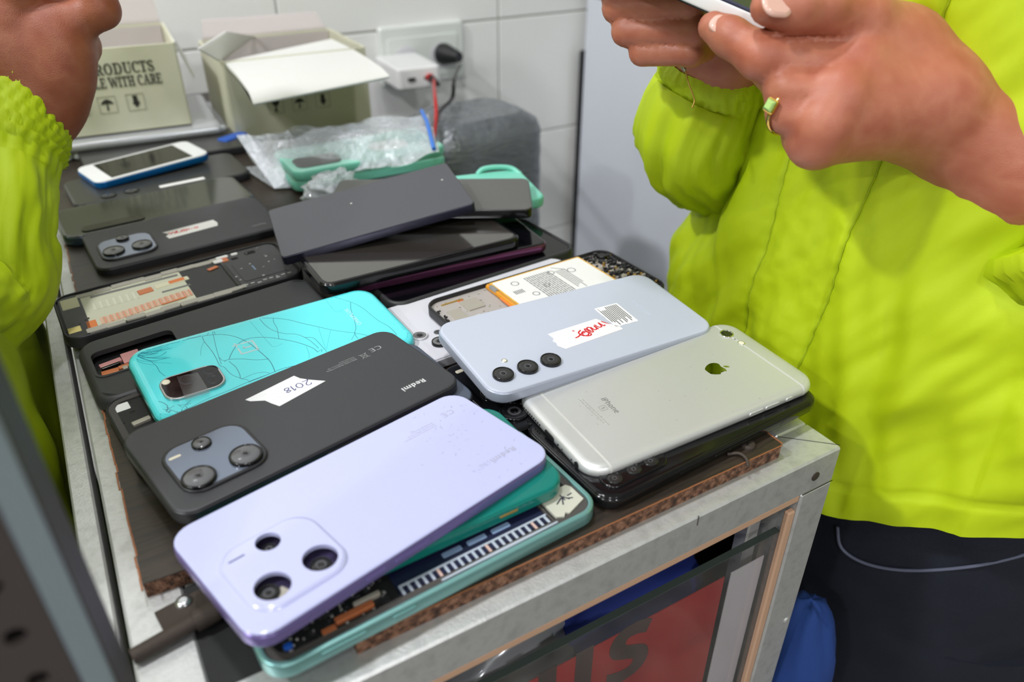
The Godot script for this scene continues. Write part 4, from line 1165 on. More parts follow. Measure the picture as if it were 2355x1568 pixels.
func back_left_phones() -> void:
	var T := 0.0082
	var o := phone_node("N", T, "smartphone", "black phone with square triple camera plate and red writing on a white paper strip")
	shell(o, "N", T, 0.0110, M.dark_frame, M.charcoal, 0.0018)
	var plate := slab_part(o, "camera_plate", -0.0455, 0.0080, T - 0.0002, 0.0420, 0.0390, 0.0100, 0.0016, M.dark_frame, 0.0006)
	slab_part(plate, "plate_glass", 0, 0, 0.0014, 0.0390, 0.0360, 0.0088, 0.00028, M.slate_mirror, 0.0001)
	for l in [[-0.0565, 0.0140, 0.0082], [-0.0355, 0.0145, 0.0078], [-0.0460, -0.0060, 0.0050]]:
		camera_lens(o, l[0], l[1], l[2], T + 0.0013, 0.0018, M.black_gloss, M.lens_dome, 0.28, 0.0005)
	var im := canvas(420, 160, rgb(232, 230, 226))
	for s in [[Vector2(40, 50), Vector2(52, 86), Vector2(70, 56), Vector2(84, 92), Vector2(96, 50)], [Vector2(104, 52), Vector2(100, 88), Vector2(128, 86)], [Vector2(134, 62), Vector2(158, 52), Vector2(150, 88), Vector2(130, 84), Vector2(140, 64)], [Vector2(166, 98), Vector2(174, 58), Vector2(196, 66), Vector2(180, 84)], [Vector2(206, 76), Vector2(224, 74)], [Vector2(240, 60), Vector2(262, 64), Vector2(254, 84), Vector2(236, 76), Vector2(244, 60)]]:
		stroke(im, curve(s, 6), 8.0, rgb(206, 34, 40))
	label_plate(o, "paper_label", [Vector2(-0.0160, -0.0034), Vector2(0.0262, -0.0055), Vector2(0.0278, 0.0020), Vector2(0.0262, 0.0080), Vector2(-0.0140, 0.0108), Vector2(-0.0152, 0.0050), Vector2(-0.0120, 0.0020)], T, im)
	letters(o, "small_print", "Redmi", 0.0022, 0.0110, Vector3(0.0560, T + 0.00003, 0.0250), Vector3(-1, 0, 0), Vector3(0, 0, 1), M.dim_print)
	T = 0.0090
	o = phone_node("O", T, "smartphone", "smoky glossy phone with blue glinting edge between two black phones")
	shell(o, "O", T, 0.0120, M.blue_edge, M.smoky_glass, 0.0024)
	slab_part(o, "camera_plate", -0.0400, 0.0250, T - 0.0002, 0.0500, 0.0120, 0.0050, 0.0012, M.black_mirror, 0.0004)
	T = 0.0080
	o = phone_node("P", T, "smartphone", "black phone bearing a thin blank white sticker strip")
	shell(o, "P", T, 0.0110, M.dark_frame, M.dark_gloss, 0.0016)
	slab_part(o, "sticker", 0.0150, 0.0290, T, 0.0420, 0.0064, 0.0012, 0.0002, M.paper, 0.0001, 0.02)
	for k in [[-0.050, 0.0260], [-0.030, 0.0250]]: camera_lens(o, k[0], k[1], 0.0070, T - 0.0002, 0.0012, M.black_gloss, M.lens, 0.3)
	T = 0.0085
	o = phone_node("R", T, "smartphone", "plain black phone beneath the small blue phone")
	shell(o, "R", T, 0.0080, M.dark_frame, M.dark_gloss, 0.0014)
	T = 0.0078
	o = phone_node("Q", T, "small_smartphone", "small phone lying face up with white front and bright blue sides")
	var L: float = PH.Q[6]; var W: float = PH.Q[7]
	obj("frame", MB.new().slab(L, W, 0.0095, [[0.0022, 0.0], [0.0007, 0.0008], [0.0, 0.0024], [0.0, 0.0060], [0.0004, 0.0067]], Transform3D.IDENTITY, 6).mesh(), M.blue_metal, o)
	obj("front_glass", MB.new().slab(L, W, 0.0095, [[0.0005, 0.0067], [0.0005, 0.0074], [0.0009, T]], Transform3D.IDENTITY, 6).mesh(), M.white_gloss, o)
	slab_part(o, "screen", -0.0005, 0.0, T, 0.0800, 0.0490, 0.0004, 0.0001, M.screen_off, 0.00003)
	obj("home_button", MB.new().lathe([[0.0048, 0.0], [0.0048, 0.0001], [0.0042, 0.00006]], at(-L / 2 + 0.0085, T, 0.0), 24).mesh(), M.white_gloss, o)

func right_phones() -> void:
	var T := 0.0085
	var o := phone_node("S", T, "smartphone", "glossy black phone with slanted row of three cameras under the silver phone")
	var W: float = PH.S[7]
	shell(o, "S", T, 0.0110, M.black_gloss, M.black_piano, 0.0028)
	var pl := slab_part(o, "camera_plate", -0.0525, 0.0245, T - 0.0002, 0.0400, 0.0140, 0.0062, 0.0012, M.black_gloss, 0.0006)
	tag(pl, "", "")
	for x in [-0.0657, -0.0533, -0.0419]: camera_lens(o, x, 0.0255, 0.0042, T + 0.0008, 0.0007, M.black_gloss, M.lens, 0.3)
	slab_part(o, "side_button", -0.022, W / 2 - 0.0002, 0.0046, 0.020, 0.0020, 0.0009, 0.0006, M.black_gloss).transform.basis = Basis(Vector3(1, 0, 0), Vector3(0, 0, 1), Vector3(0, -1, 0))
	slab_part(o, "side_button", 0.010, W / 2 - 0.0002, 0.0046, 0.034, 0.0020, 0.0009, 0.0006, M.black_gloss).transform.basis = Basis(Vector3(1, 0, 0), Vector3(0, 0, 1), Vector3(0, -1, 0))
	T = 0.0080
	o = phone_node("T", T, "smartphone", "black phone with large ringed camera showing beside the slate phone")
	shell(o, "T", T, 0.0100, M.black_gloss, M.black_piano, 0.0014)
	camera_lens(o, -0.0665, 0.0232, 0.0085, T - 0.0002, 0.0016, M.black_gloss, M.lens, 0.45)
	camera_lens(o, -0.0665, 0.0010, 0.0070, T - 0.0002, 0.0014, M.black_gloss, M.lens, 0.45)
	slab_part(o, "flash", -0.0700, -0.0290, T, 0.0050, 0.0030, 0.0010, 0.0003, M.flash)
	T = 0.0080
	o = phone_node("V", T, "smartphone", "white phone with dark round lenses beneath the pale blue-white phone")
	shell(o, "V", T, 0.0110, M.white_frame, M.white_back, 0.0014)
	camera_lens(o, -0.0654, 0.0081, 0.0052, T - 0.0002, 0.0016, M.white_frame, M.lens_grey_glass, 0.5)
	camera_lens(o, -0.0586, 0.0223, 0.0054, T - 0.0002, 0.0022, M.black_gloss, M.lens_grey_glass, 0.5)
	obj("flash", MB.new().lathe([[0.0028, 0.0], [0.0028, 0.0002], [0.0024, 0.0003]], at(-0.0530, T, 0.0100), 20).mesh(), M.lens_grey, o)
	# opened phone with its battery
	T = 0.0080
	o = phone_node("U", T, "opened_smartphone", "opened phone with gold edged white battery and grey board")
	var L: float = PH.U[6]; W = PH.U[7]
	tray(o, "U", T, 0.0110, 0.0016, 0.0030, M.black_plastic, M.board_grey)
	var f := T - 0.0030
	var bc := Vector3(0.0125, 0, -0.0040)
	slab_part(o, "battery_wrap", bc.x, bc.z, f, 0.0800, 0.0630, 0.0016, 0.0032, M.gold_film, 0.0004)
	var im := canvas(512, 384, rgb(226, 226, 224))
	print_lines(im, Rect2(150, 40, 150, 320), 12, rgb(120, 120, 122), 51, true)
	print_lines(im, Rect2(320, 60, 60, 200), 5, rgb(150, 150, 150), 52, true)
	for c in [[90, 60, 18], [210, 150, 14], [120, 190, 16], [70, 260, 20], [400, 90, 20], [300, 60, 16]]:
		var ring := []
		for j in 17: ring.append(Vector2(c[0], c[1]) + Vector2.from_angle(TAU * j / 16.0) * c[2])
		stroke(im, ring, 4.0, rgb(110, 110, 112))
	for j in 6: stroke(im, [Vector2(40 + j * 9, 120), Vector2(40 + j * 9, 150)], 4.0, rgb(90, 90, 94))
	stroke(im, [Vector2(330, 20), Vector2(380, 70)], 4.0, rgb(110, 110, 112))
	obj("battery_label", MB.new().plate(dense(moved(MB.rrect(0.0382, 0.0297, 0.0014), Vector2(bc.x, bc.z)), 0.006), [], f + 0.0032, f + 0.0034).mesh(), tmat(im, 0.5), o)
	obj("battery_edge", MB.new().tube([Vector3(bc.x - 0.0410, f + 0.0016, bc.z - 0.0300), Vector3(bc.x - 0.0412, f + 0.0018, bc.z), Vector3(bc.x - 0.0410, f + 0.0016, bc.z + 0.0300)], [0.0022], 8).mesh(), M.amber, o)
	obj("foil_tab", bx(Vector3(bc.x - 0.0415, f + 0.0030, bc.z - 0.0215), Vector3(0.0028, 0.0030, 0.0085)), M.chrome_soft, o)
	obj("wire", MB.new().tube([Vector3(bc.x - 0.0430, f + 0.0018, bc.z - 0.010), Vector3(bc.x - 0.0436, f + 0.0020, bc.z + 0.010), Vector3(bc.x - 0.0428, f + 0.0018, bc.z + 0.028)], [0.0009], 8).mesh(), M.orange, o)
	slab_part(o, "square_mark", -0.0560, -0.0035, f, 0.0080, 0.0062, 0.0004, 0.0002, M.paper)
	slab_part(o, "shield", -0.0500, -0.0200, f, 0.0130, 0.0140, 0.0010, 0.0010, M.beige_metal)
	slab_part(o, "shield", -0.0650, -0.0120, f, 0.0090, 0.0160, 0.0010, 0.0008, M.beige_metal)
	slab_part(o, "foam_pad", -0.0430, 0.0060, f, 0.0120, 0.0080, 0.0026, 0.0012, M.paper)
	slab_part(o, "slot", -0.0600, -0.0300, f, 0.0170, 0.0012, 0.0004, 0.0008, M.gold)
	obj("copper_ring", MB.new().lathe([[0.0060, 0.0], [0.0060, 0.0004], [0.0050, 0.0004], [0.0050, 0.0]], at(-0.0700, f, 0.0030), 28, false, false).mesh(), M.copper, o)
	slab_part(o, "copper_pad", -0.0540, -0.0290, f + 0.0001, 0.0050, 0.0030, 0.0014, 0.0003, M.copper)
	chips(o, "edge_connectors", 24, -0.0770, -0.0735, -0.032, 0.030, f, 0.0010, 0.0030, 0.0018, M.black_plastic, 23)
	chips(o, "solder_points", 40, -0.072, -0.032, -0.033, 0.020, f, 0.0004, 0.0016, 0.0008, M.beige_metal, 24)
	chips(o, "board_chips", 150, 0.0555, 0.0765, -0.034, 0.030, f, 0.0010, 0.0036, 0.0030, M.chip_dark, 25)
	chips(o, "board_shields", 40, 0.0550, 0.0760, -0.034, 0.030, f, 0.0010, 0.0034, 0.0024, M.beige_metal, 26)
	chips(o, "solder_points", 26, 0.0550, 0.0765, -0.034, 0.030, f, 0.0006, 0.0018, 0.0038, M.gold, 27)
	obj("camera_barrel", MB.new().lathe([[0.0042, 0.0], [0.0042, 0.0036], [0.0030, 0.0040]], at(0.0680, f, -0.0260), 20).mesh(), M.black_gloss, o)
	# black cased phone and the two on top of it
	T = 0.0100
	o = phone_node("W", T, "smartphone", "phone in a scuffed black rubber case at the bottom of the face-up stack")
	L = PH.W[6]; W = PH.W[7]
	obj("case_shell", MB.new().slab(L, W, 0.0120, [[0.0024, 0.0], [0.0006, 0.0012], [0.0, 0.0030], [0.0, 0.0080], [0.0006, 0.0096], [0.0016, T], [0.0028, T], [0.0032, T - 0.0012]]).mesh(), M.case_black, o)
	obj("screen", MB.new().slab(L - 0.0066, W - 0.0066, 0.0090, [[0.0, T - 0.0020], [0.0, T - 0.0011], [0.0004, T - 0.0009]]).mesh(), M.black_mirror, o)
	T = 0.0080
	o = phone_node("X", T, "smartphone", "black glass phone with wine and blue glinting rim in the face-up stack")
	shell(o, "X", T, 0.0080, M.wine_edge, M.black_mirror, 0.0026, 0.0008, "screen")
	T = 0.0085
	o = phone_node("Y", T, "smartphone", "face-up phone with taupe dull screen, topmost of the stack below the leaning phone")
	shell(o, "Y", T, 0.0090, M.black_gloss, M.black_mirror, 0.0020, 0.0008, "front_glass")
	slab_part(o, "screen", 0, 0, T, PH.Y[6] - 0.0070, PH.Y[7] - 0.0065, 0.0070, 0.0001, M.taupe_screen, 0.00004)
	T = 0.0080
	o = phone_node("Z", T, "smartphone", "dark grey flat phone leaning up on top of the others at the back")
	shell(o, "Z", T, 0.0035, M.graphite_frame, M.graphite, 0.0010, 0.0009)
	for k in [[-0.012, -0.012], [0.062, -0.010]]: slab_part(o, "paint_speck", k[0], k[1], T, 0.0016, 0.0012, 0.0005, 0.0001, M.paper)
	T = 0.0085
	o = phone_node("AA", T, "smartphone", "dull grey faced phone with black sides behind the leaning phone")
	shell(o, "AA", T, 0.0070, M.black_gloss, M.grey_screen, 0.0014, 0.0008, "screen")
	T = 0.0100
	o = phone_node("BB", T, "smartphone", "phone in a mint green case poking out at the back")
	L = PH.BB[6]; W = PH.BB[7]
	obj("case_shell", MB.new().slab(L, W, 0.0100, [[0.0024, 0.0], [0.0006, 0.0012], [0.0, 0.0030], [0.0, 0.0080], [0.0008, 0.0094], [0.0020, T]]).mesh(), M.mint_case, o)
	obj("cable_loop", MB.new().tube(curve3([Vector3(0.040, T - 0.001, -0.0360), Vector3(0.046, T + 0.0030, -0.0375), Vector3(0.060, T + 0.0036, -0.0370), Vector3(0.072, T + 0.0020, -0.0340), Vector3(0.078, T - 0.002, -0.0260)], 6), [0.0024], 8).mesh(), M.mint_case, o)
	T = 0.0090
	o = phone_node("CC", T, "smartphone", "dark phone with mint green rim under the crumpled plastic film")
	shell(o, "CC", T, 0.0080, M.mint_case, M.black_mirror, 0.0018, 0.0008, "screen")

# ---------------------------------------------------------------- room and cabinet
func room() -> void:
	struct("floor", bx(Vector3(-0.5, -0.85, 1.0), Vector3(6.2, 0.1, 4.3), 0.001), M.floor)
	struct("ceiling", bx(Vector3(-0.5, 1.80, 1.0), Vector3(6.2, 0.1, 4.3), 0.001), M.ceiling)
	struct("wall_left", bx(Vector3(-3.45, 0.475, 1.0), Vector3(0.1, 2.55, 4.2), 0.001), M.plaster)
	struct("wall_right", bx(Vector3(2.45, 0.475, 1.0), Vector3(0.1, 2.55, 4.2), 0.001), M.plaster)
	struct("wall_front", bx(Vector3(-0.5, 0.475, 3.05), Vector3(6.0, 2.55, 0.1), 0.001), M.plaster)
	# back wall: tiles set on a mortar bed, joints 2 mm deep
	var wall := struct("wall_back", bx(Vector3(-0.5, 0.475, -1.055), Vector3(6.0, 2.55, 0.1), 0.001), M.grout)
	var tw := 0.366; var th := 0.2025
	var tile := bx(Vector3.ZERO, Vector3(tw - 0.003, th - 0.003, 0.007), 0.0012)
	for r in range(-3, 8):
		for c in range(-3, 5):
			obj("tile", tile, M.tile, wall, at(-0.019 + (c + 0.5) * tw, -0.149 + (r + 0.5) * th, -1.0035))
	# grey partition standing beyond the counter, its upper edge capped in dark rubber
	var p := thing("partition_panel", "smooth pale grey partition panel beside the white tiled wall", "panel", Vector3(0.525, -0.80, -0.42))
	obj("sheet", bx(Vector3(0, 0.44, 0), Vector3(0.03, 0.88, 1.12), 0.003), M.partition, p)
	obj("cap_strip", bx(Vector3(0, 0.888, 0), Vector3(0.036, 0.016, 1.124), 0.004), M.black_plastic, p)
	obj("edge_strip", bx(Vector3(-0.014, 0.40, -0.564), Vector3(0.012, 0.78, 0.008), 0.002), M.black_plastic, p)

func cabinet() -> void:
	var o := thing("display_cabinet", "small counter cabinet of aluminium profile with chipboard top and glazed front", "cabinet", Vector3(0, -0.80, 0))
	var y := 0.80      # counter level above the floor
	var w := 0.364; var d := 0.95; var t := 0.025
	# top rails, then legs and lower rails
	obj("front_rail", bx(Vector3(-w / 2, y - t / 2, -t / 2), Vector3(w, t, t), 0.0012), M.aluminium, o)
	obj("back_rail", bx(Vector3(-w / 2, y - t / 2, -d + t / 2), Vector3(w, t, t), 0.0012), M.aluminium, o)
	for x in [-t / 2, -w + t / 2]:
		obj("side_rail", bx(Vector3(x, y - t / 2, -d / 2), Vector3(t, t, d - 2 * t), 0.0012), M.aluminium, o)
		for z in [-t / 2, -d + t / 2]:
			obj("leg", bx(Vector3(x, (y - t) / 2, z), Vector3(t, y - t - 0.0004, t), 0.0012), M.aluminium, o)
		obj("lower_side_rail", bx(Vector3(x, 0.10, -d / 2), Vector3(t, t, d - 2 * t), 0.0012), M.aluminium, o)
	for z in [-t / 2, -d + t / 2]: obj("lower_rail", bx(Vector3(-w / 2, 0.10, z), Vector3(w - 2 * t, t, t), 0.0012), M.aluminium, o)
	# walls and shelf of the inside
	for x in [-0.006, -w + 0.006]: obj("side_panel", bx(Vector3(x, y / 2 + 0.05, -d / 2), Vector3(0.004, y - 0.16, d - 2 * t)), M.cabinet_dark, o)
	obj("back_panel", bx(Vector3(-w / 2, y / 2 + 0.05, -d + 0.006), Vector3(w - 2 * t, y - 0.16, 0.004)), M.cabinet_dark, o)
	obj("bottom_shelf", bx(Vector3(-w / 2, 0.118, -d / 2), Vector3(w - 2 * t, 0.010, d - 2 * t)), M.cabinet_dark, o)
	obj("upper_shelf", bx(Vector3(-w / 2, y - 0.26, -d / 2), Vector3(w - 2 * t, 0.006, d - 2 * t)), M.glass, o)
	# chipboard top: notched at the front left corner
	var top := PackedVector2Array([Vector2(-0.038, -0.0115), Vector2(-0.0365, -0.018), Vector2(-0.0365, -0.30), Vector2(-0.0120, -0.305), Vector2(-0.0120, -0.94), Vector2(-0.3535, -0.94), Vector2(-0.3535, -0.0865), Vector2(-0.2830, -0.0830), Vector2(-0.2830, -0.0115)])
	obj("chipboard_top", prism(top, y - 0.0004, y + 0.0084), M.chipboard, o)
	obj("laminate", prism(top, y + 0.0084, y + 0.0090), M.laminate, o)
	var band := MB.new()
	rng.seed = 15
	var run := [Vector2(-0.038, -0.0113), Vector2(-0.283, -0.0113)]
	for k in 60:
		var f := k / 60.0
		band.box(Vector3(lerpf(run[0].x, run[1].x, f + 0.008), y + 0.0089 + rng.randf_range(-0.0001, 0.0001), -0.0112), Vector3(0.0043, 0.0005, 0.0006))
	for k in 70:
		var f := k / 70.0
		band.box(Vector3(-0.3536 + rng.randf_range(-0.0006, 0.0004), y + 0.0088, lerpf(-0.0865, -0.60, f)), Vector3(0.0009, 0.0006, 0.0075))
	for k in 10:
		band.box(Vector3(-0.0368, y + 0.0089, -0.013 - k * 0.002), Vector3(0.0009, 0.0007, 0.0021))
	obj("worn_edge", band.mesh(), M.edge_band, o)
	obj("notch_plate", bx(Vector3(-0.319, y - 0.004, -0.045), Vector3(0.070, 0.006, 0.080)), M.cabinet_dark, o)
	# bolt latch in the notch
	var latch := obj("bolt", MB.new().tube([Vector3(-0.3635, y + 0.004, -0.0540), Vector3(-0.325, y + 0.0055, -0.0600), Vector3(-0.295, y + 0.006, -0.0650)], [0.0034, 0.0036, 0.0036], 12).mesh(), M.rust, o)
	obj("bolt_sleeve", MB.new().tube([Vector3(-0.338, y + 0.005, -0.0580), Vector3(-0.318, y + 0.0058, -0.0612)], [0.0050], 12).mesh(), M.rust, latch)
	obj("bracket", bx(Vector3(-0.330, y + 0.001, -0.0690), Vector3(0.042, 0.0026, 0.018), 0.0, Basis(Vector3.UP, 0.16)), M.rust, o)
	obj("screw", MB.new().lathe([[0.0036, 0.0], [0.0034, 0.0014], [0.0018, 0.0018]], at(-0.340, y + 0.002, -0.0735), 14).mesh(), M.chrome_soft, o)
	# screw and bent wire on the top by the near right corner
	var sc := obj("screw", MB.new().lathe([[0.0042, 0.0], [0.0042, 0.0012], [0.0034, 0.0021]], at(-0.0545, y + 0.0090, -0.0205), 20).mesh(), M.rust, o)
	obj("screw_slot", bx(Vector3(-0.0545, y + 0.0111, -0.0205), Vector3(0.0052, 0.0002, 0.0009), 0.0, Basis(Vector3.UP, 0.6)), M.void, sc)
	obj("wire_scrap", MB.new().tube(curve3([Vector3(-0.0700, y + 0.0100, -0.0200), Vector3(-0.0650, y + 0.0110, -0.0165), Vector3(-0.0640, y + 0.0100, -0.0120), Vector3(-0.0655, y + 0.0080, -0.0090)], 5), [0.0010], 6).mesh(), M.rust, o)
	# front: countersunk screw, rivet, gasket frame, sliding glass with poster
	obj("screw", MB.new().lathe([[0.0030, 0.0], [0.0030, 0.0004], [0.0022, 0.0006]], Transform3D(Basis(Vector3.RIGHT, PI / 2), Vector3(-0.0176, -0.0140, 0.0000) + Vector3(0, 0.80, 0)), 18).mesh(), M.rust, o)
	obj("rivet", MB.new().lathe([[0.0026, 0.0], [0.0024, 0.0006], [0.0012, 0.0011]], Transform3D(Basis(Vector3.RIGHT, PI / 2), Vector3(-0.0054, -0.1452, 0.0000) + Vector3(0, 0.80, 0)), 16).mesh(), M.aluminium, o)
	obj("joint_line", bx(Vector3(-t / 2, y - t, 0.00002), Vector3(t, 0.0005, 0.0002)), M.void, o)
	obj("joint_line", bx(Vector3(-0.0122, y + 0.00001, -0.0132), Vector3(0.0335, 0.0002, 0.0004), 0.0, Basis(Vector3.UP, -0.75)), M.void, o)
	obj("saw_mark", bx(Vector3(-0.1065, y - 0.0032, 0.0), Vector3(0.0007, 0.0066, 0.0002)), M.rust, o)
	var g := 0.0058
	obj("gasket_top", bx(Vector3(-w / 2, y - t - g / 2, -0.003), Vector3(w - 2 * t, g, 0.004), 0.001), M.gasket, o)
	for x in [-t - g / 2, -w + t + g / 2]: obj("gasket_side", bx(Vector3(x, y / 2 + 0.045, -0.003), Vector3(g, y - 0.14 - t, 0.004), 0.001), M.gasket, o)
	obj("inner_post", bx(Vector3(-t - g - 0.006, y - 0.10, -0.022), Vector3(0.010, 0.15, 0.010), 0.001), M.aluminium, o)
	var gx1 := -t - g + 0.001; var gx0 := -w + t + g
	var gt := y - 0.0550   # upper edge of the sliding pane
	var pane := obj("glass_pane", bx(Vector3((gx0 + gx1) / 2, gt / 2 + 0.055, -0.0065), Vector3(gx1 - gx0, gt - 0.11, 0.004), 0.0004), M.glass, o)
	obj("pane_edge", bx(Vector3((gx0 + gx1) / 2, gt + 0.0002, -0.0065), Vector3(gx1 - gx0, 0.0006, 0.0042)), M.glass_edge, pane)
	# poster behind the pane: red field with dark letters, white margin on the right
	obj("poster_red", bx(Vector3(-0.1950, gt - 0.147, -0.0098), Vector3(0.262, 0.246, 0.0006)), M.poster_red, o)
	obj("poster_white", bx(Vector3(-0.0460, gt - 0.147, -0.0093), Vector3(0.0270, 0.248, 0.0006)), M.poster_white, o)
	letters(o, "poster_lettering", "us", 0.050, 0.076, Vector3(-0.1560, 0.6985, -0.0094), Vector3.RIGHT, Vector3.UP, M.poster_dark, "Droid Sans", 700, 0.0004)
	# what lies inside, seen through the gap above the pane
	var bag := obj("blue_pouch", blob(Vector3(-0.0978, -0.1235, -0.0500), Vector3(0.055, 0.030, 0.025), 5, 0.12), M.blue_cloth)
	tag(bag, "blue cloth pouch inside the cabinet behind the glass", "pouch")
	var sk := obj("plastic_bag", blob(Vector3(-0.1946, -0.1435, -0.0600), Vector3(0.060, 0.045, 0.035), 9, 0.30), M.film_silver)
	tag(sk, "crumpled silvery plastic bag inside the cabinet behind the glass", "bag")
	# neighbouring counter: only the aluminium rail along the gap shows
	var nb := thing("counter_rail", "narrow worn aluminium rail of the next counter along the left gap", "rail", Vector3(-0.3725, -0.80, -0.48))
	obj("rail", bx(Vector3(0, 0.7885, 0), Vector3(0.0105, 0.022, 0.94), 0.0010), M.aluminium, nb)
	for z in [0.455, -0.455]: obj("leg", bx(Vector3(0, 0.3885, z), Vector3(0.0105, 0.777, 0.022), 0.0010), M.aluminium, nb)

# a crumpled closed lump
func blob(c: Vector3, r: Vector3, seed_: int, amp: float, nu := 36, nv := 22) -> ArrayMesh:
	var f := FastNoiseLite.new()
	f.seed = seed_
	f.frequency = 1.0
	f.fractal_octaves = 3
	var rings := []
	for i in nv:
		var th := PI * (i + 0.25) / (nv - 0.5)
		var ring := PackedVector3Array()
		for j in nu:
			var ph := TAU * j / nu
			var d := Vector3(sin(th) * cos(ph), -cos(th), sin(th) * sin(ph))
			var k := 1.0 + amp * f.get_noise_3dv(d * 1.3) + amp * 0.5 * absf(f.get_noise_3dv(d * 3.1))
			ring.append(c + d * r * k)
		rings.append(ring)
	return MB.new().loft(rings).mesh()

# slotted steel post close to the lens at the left
func post() -> void:
	var o := thing("slotted_post", "dark slotted steel angle post blurred close to the camera at lower left", "post", Vector3(-0.3655, -0.80, 0.0260))
	var h := 1.6
	var holes := []
	# the wide flange is pierced by staggered rows of round holes
	var outer := dense(PackedVector2Array([Vector2(-0.052, 0.0), Vector2(0.0, 0.0), Vector2(0.0, h), Vector2(-0.052, h)]), 0.01)
	for k in 90:
		var yy := 0.0190 + k * 0.0172
		holes.append(circle(Vector2(-0.0082, yy + 0.0036), 0.0027, 14))
		holes.append(circle(Vector2(-0.0330, yy + 0.0122), 0.0027, 14))
	obj("flange", MB.new().plate(outer, holes, -0.0010, 0.0010).mesh(), M.post_dark, o, Transform3D(Basis(Vector3(1, 0, 0), Vector3(0, 0, 1), Vector3(0, 1, 0)), Vector3.ZERO))
	obj("bend", bx(Vector3(0.0030, h / 2, -0.0016), Vector3(0.0076, h, 0.0020), 0.0008, Basis(Vector3.UP, 0.45)), M.post_edge, o)
	obj("side_flange", bx(Vector3(0.0060, h / 2, -0.0180), Vector3(0.0020, h, 0.0300), 0.0006), M.post_dark, o)
	obj("back_flange", bx(Vector3(-0.0230, h / 2, -0.0330), Vector3(0.0590, h, 0.0020), 0.0006), M.post_dark, o)
	obj("side_flange", bx(Vector3(-0.0520, h / 2, -0.0165), Vector3(0.0020, h, 0.0330), 0.0006), M.post_dark, o)

# ---------------------------------------------------------------- cartons, socket, bags
func carton(called: String, label: String, base: Vector3, turn: float, s: Vector3, wall_t := 0.003) -> Node3D:
	var o := thing(called, label, "box", base, Basis(Vector3.UP, turn), "open cartons on the counter")
	obj("front_panel", bx(Vector3(0, s.y / 2, s.z / 2), Vector3(s.x, s.y, wall_t)), M.card, o)
	obj("back_panel", bx(Vector3(0, s.y / 2, -s.z / 2), Vector3(s.x, s.y, wall_t)), M.card, o)
	for x in [-1.0, 1.0]: obj("side_panel", bx(Vector3(x * s.x / 2, s.y / 2, 0), Vector3(wall_t, s.y, s.z - wall_t)), M.card, o)
	obj("bottom_panel", bx(Vector3(0, wall_t / 2, 0), Vector3(s.x - wall_t, wall_t, s.z - wall_t)), M.card_inner, o)
	obj("lining", bx(Vector3(0, s.y / 2, -s.z / 2 + wall_t), Vector3(s.x - 2 * wall_t, s.y - 0.004, 0.001)), M.card_inner, o)
	return o

# three handling signs: glass, umbrella, arrow in square frames
func handling_signs(o: Node, x: float, y: float, z: float, size: float, gap: float) -> void:
	for k in 3:
		var c := Vector3(x + k * gap, y, z)
		var fr := MB.new()
		for e in [[0, 1], [0, -1], [1, 0], [-1, 0]]:
			fr.box(c + Vector3(e[0], e[1], 0) * size / 2, Vector3(size if e[0] == 0 else 0.0006, size if e[1] == 0 else 0.0006, 0.0004))
		obj("sign_frame", fr.mesh(), M.print_grey, o)
		var u := size / 10.0
		if k == 0:
			var cup := PackedVector2Array([Vector2(-2.6, 3.6), Vector2(2.6, 3.6), Vector2(2.3, 1.6), Vector2(1.2, 0.3), Vector2(0.35, -0.1), Vector2(0.35, -3.0), Vector2(1.6, -3.8), Vector2(-1.6, -3.8), Vector2(-0.35, -3.0), Vector2(-0.35, -0.1), Vector2(-1.2, 0.3), Vector2(-2.3, 1.6)])
			obj("glass_sign", plaque(_scaled(cup, u), 0.0005), M.print_black, o, Transform3D(Basis.IDENTITY, c))
		elif k == 1:
			var um := PackedVector2Array([Vector2(-3.6, 0.3), Vector2(-2.8, 1.9), Vector2(-1.4, 2.9), Vector2(0, 3.4), Vector2(1.4, 2.9), Vector2(2.8, 1.9), Vector2(3.6, 0.3), Vector2(0.3, 0.6), Vector2(0.3, -3.4), Vector2(-0.9, -3.6), Vector2(-0.9, -3.0), Vector2(-0.3, -2.8), Vector2(-0.3, 0.6)])
			obj("umbrella_sign", plaque(_scaled(um, u), 0.0005), M.print_black, o, Transform3D(Basis.IDENTITY, c))
		else:
			var ar := PackedVector2Array([Vector2(-1.3, 4.0), Vector2(1.3, 4.0), Vector2(1.6, 0.4), Vector2(2.4, -0.6), Vector2(0.2, -3.6), Vector2(-2.0, -0.6), Vector2(-1.3, 0.2)])
			obj("arrow_sign", plaque(_scaled(ar, u), 0.0005), M.print_black, o, Transform3D(Basis.IDENTITY, c))

func _scaled(p: PackedVector2Array, k: float) -> PackedVector2Array:
	var o := PackedVector2Array()
	for q in p: o.append(q * k)
	return o

# a bent sheet of card: rows of points across, each row a list along
func sheet(rows: Array, t: float) -> ArrayMesh:
	var m := MB.new()
	var nr := rows.size(); var nc: int = rows[0].size()
	var nrmv := []
	for i in nr:
		for j in nc:
			var du: Vector3 = rows[mini(i + 1, nr - 1)][j] - rows[maxi(i - 1, 0)][j]
			var dv: Vector3 = rows[i][mini(j + 1, nc - 1)] - rows[i][maxi(j - 1, 0)]
			nrmv.append(du.cross(dv).normalized())
	var rings := []
	for i in nr:
		var ring := PackedVector3Array()
		for j in nc: ring.append(rows[i][j] + nrmv[i * nc + j] * t / 2)
		for j in nc: ring.append(rows[i][nc - 1 - j] - nrmv[i * nc + nc - 1 - j] * t / 2)
		rings.append(ring)
	m.loft(rings, true, true, true)
	return m.mesh()

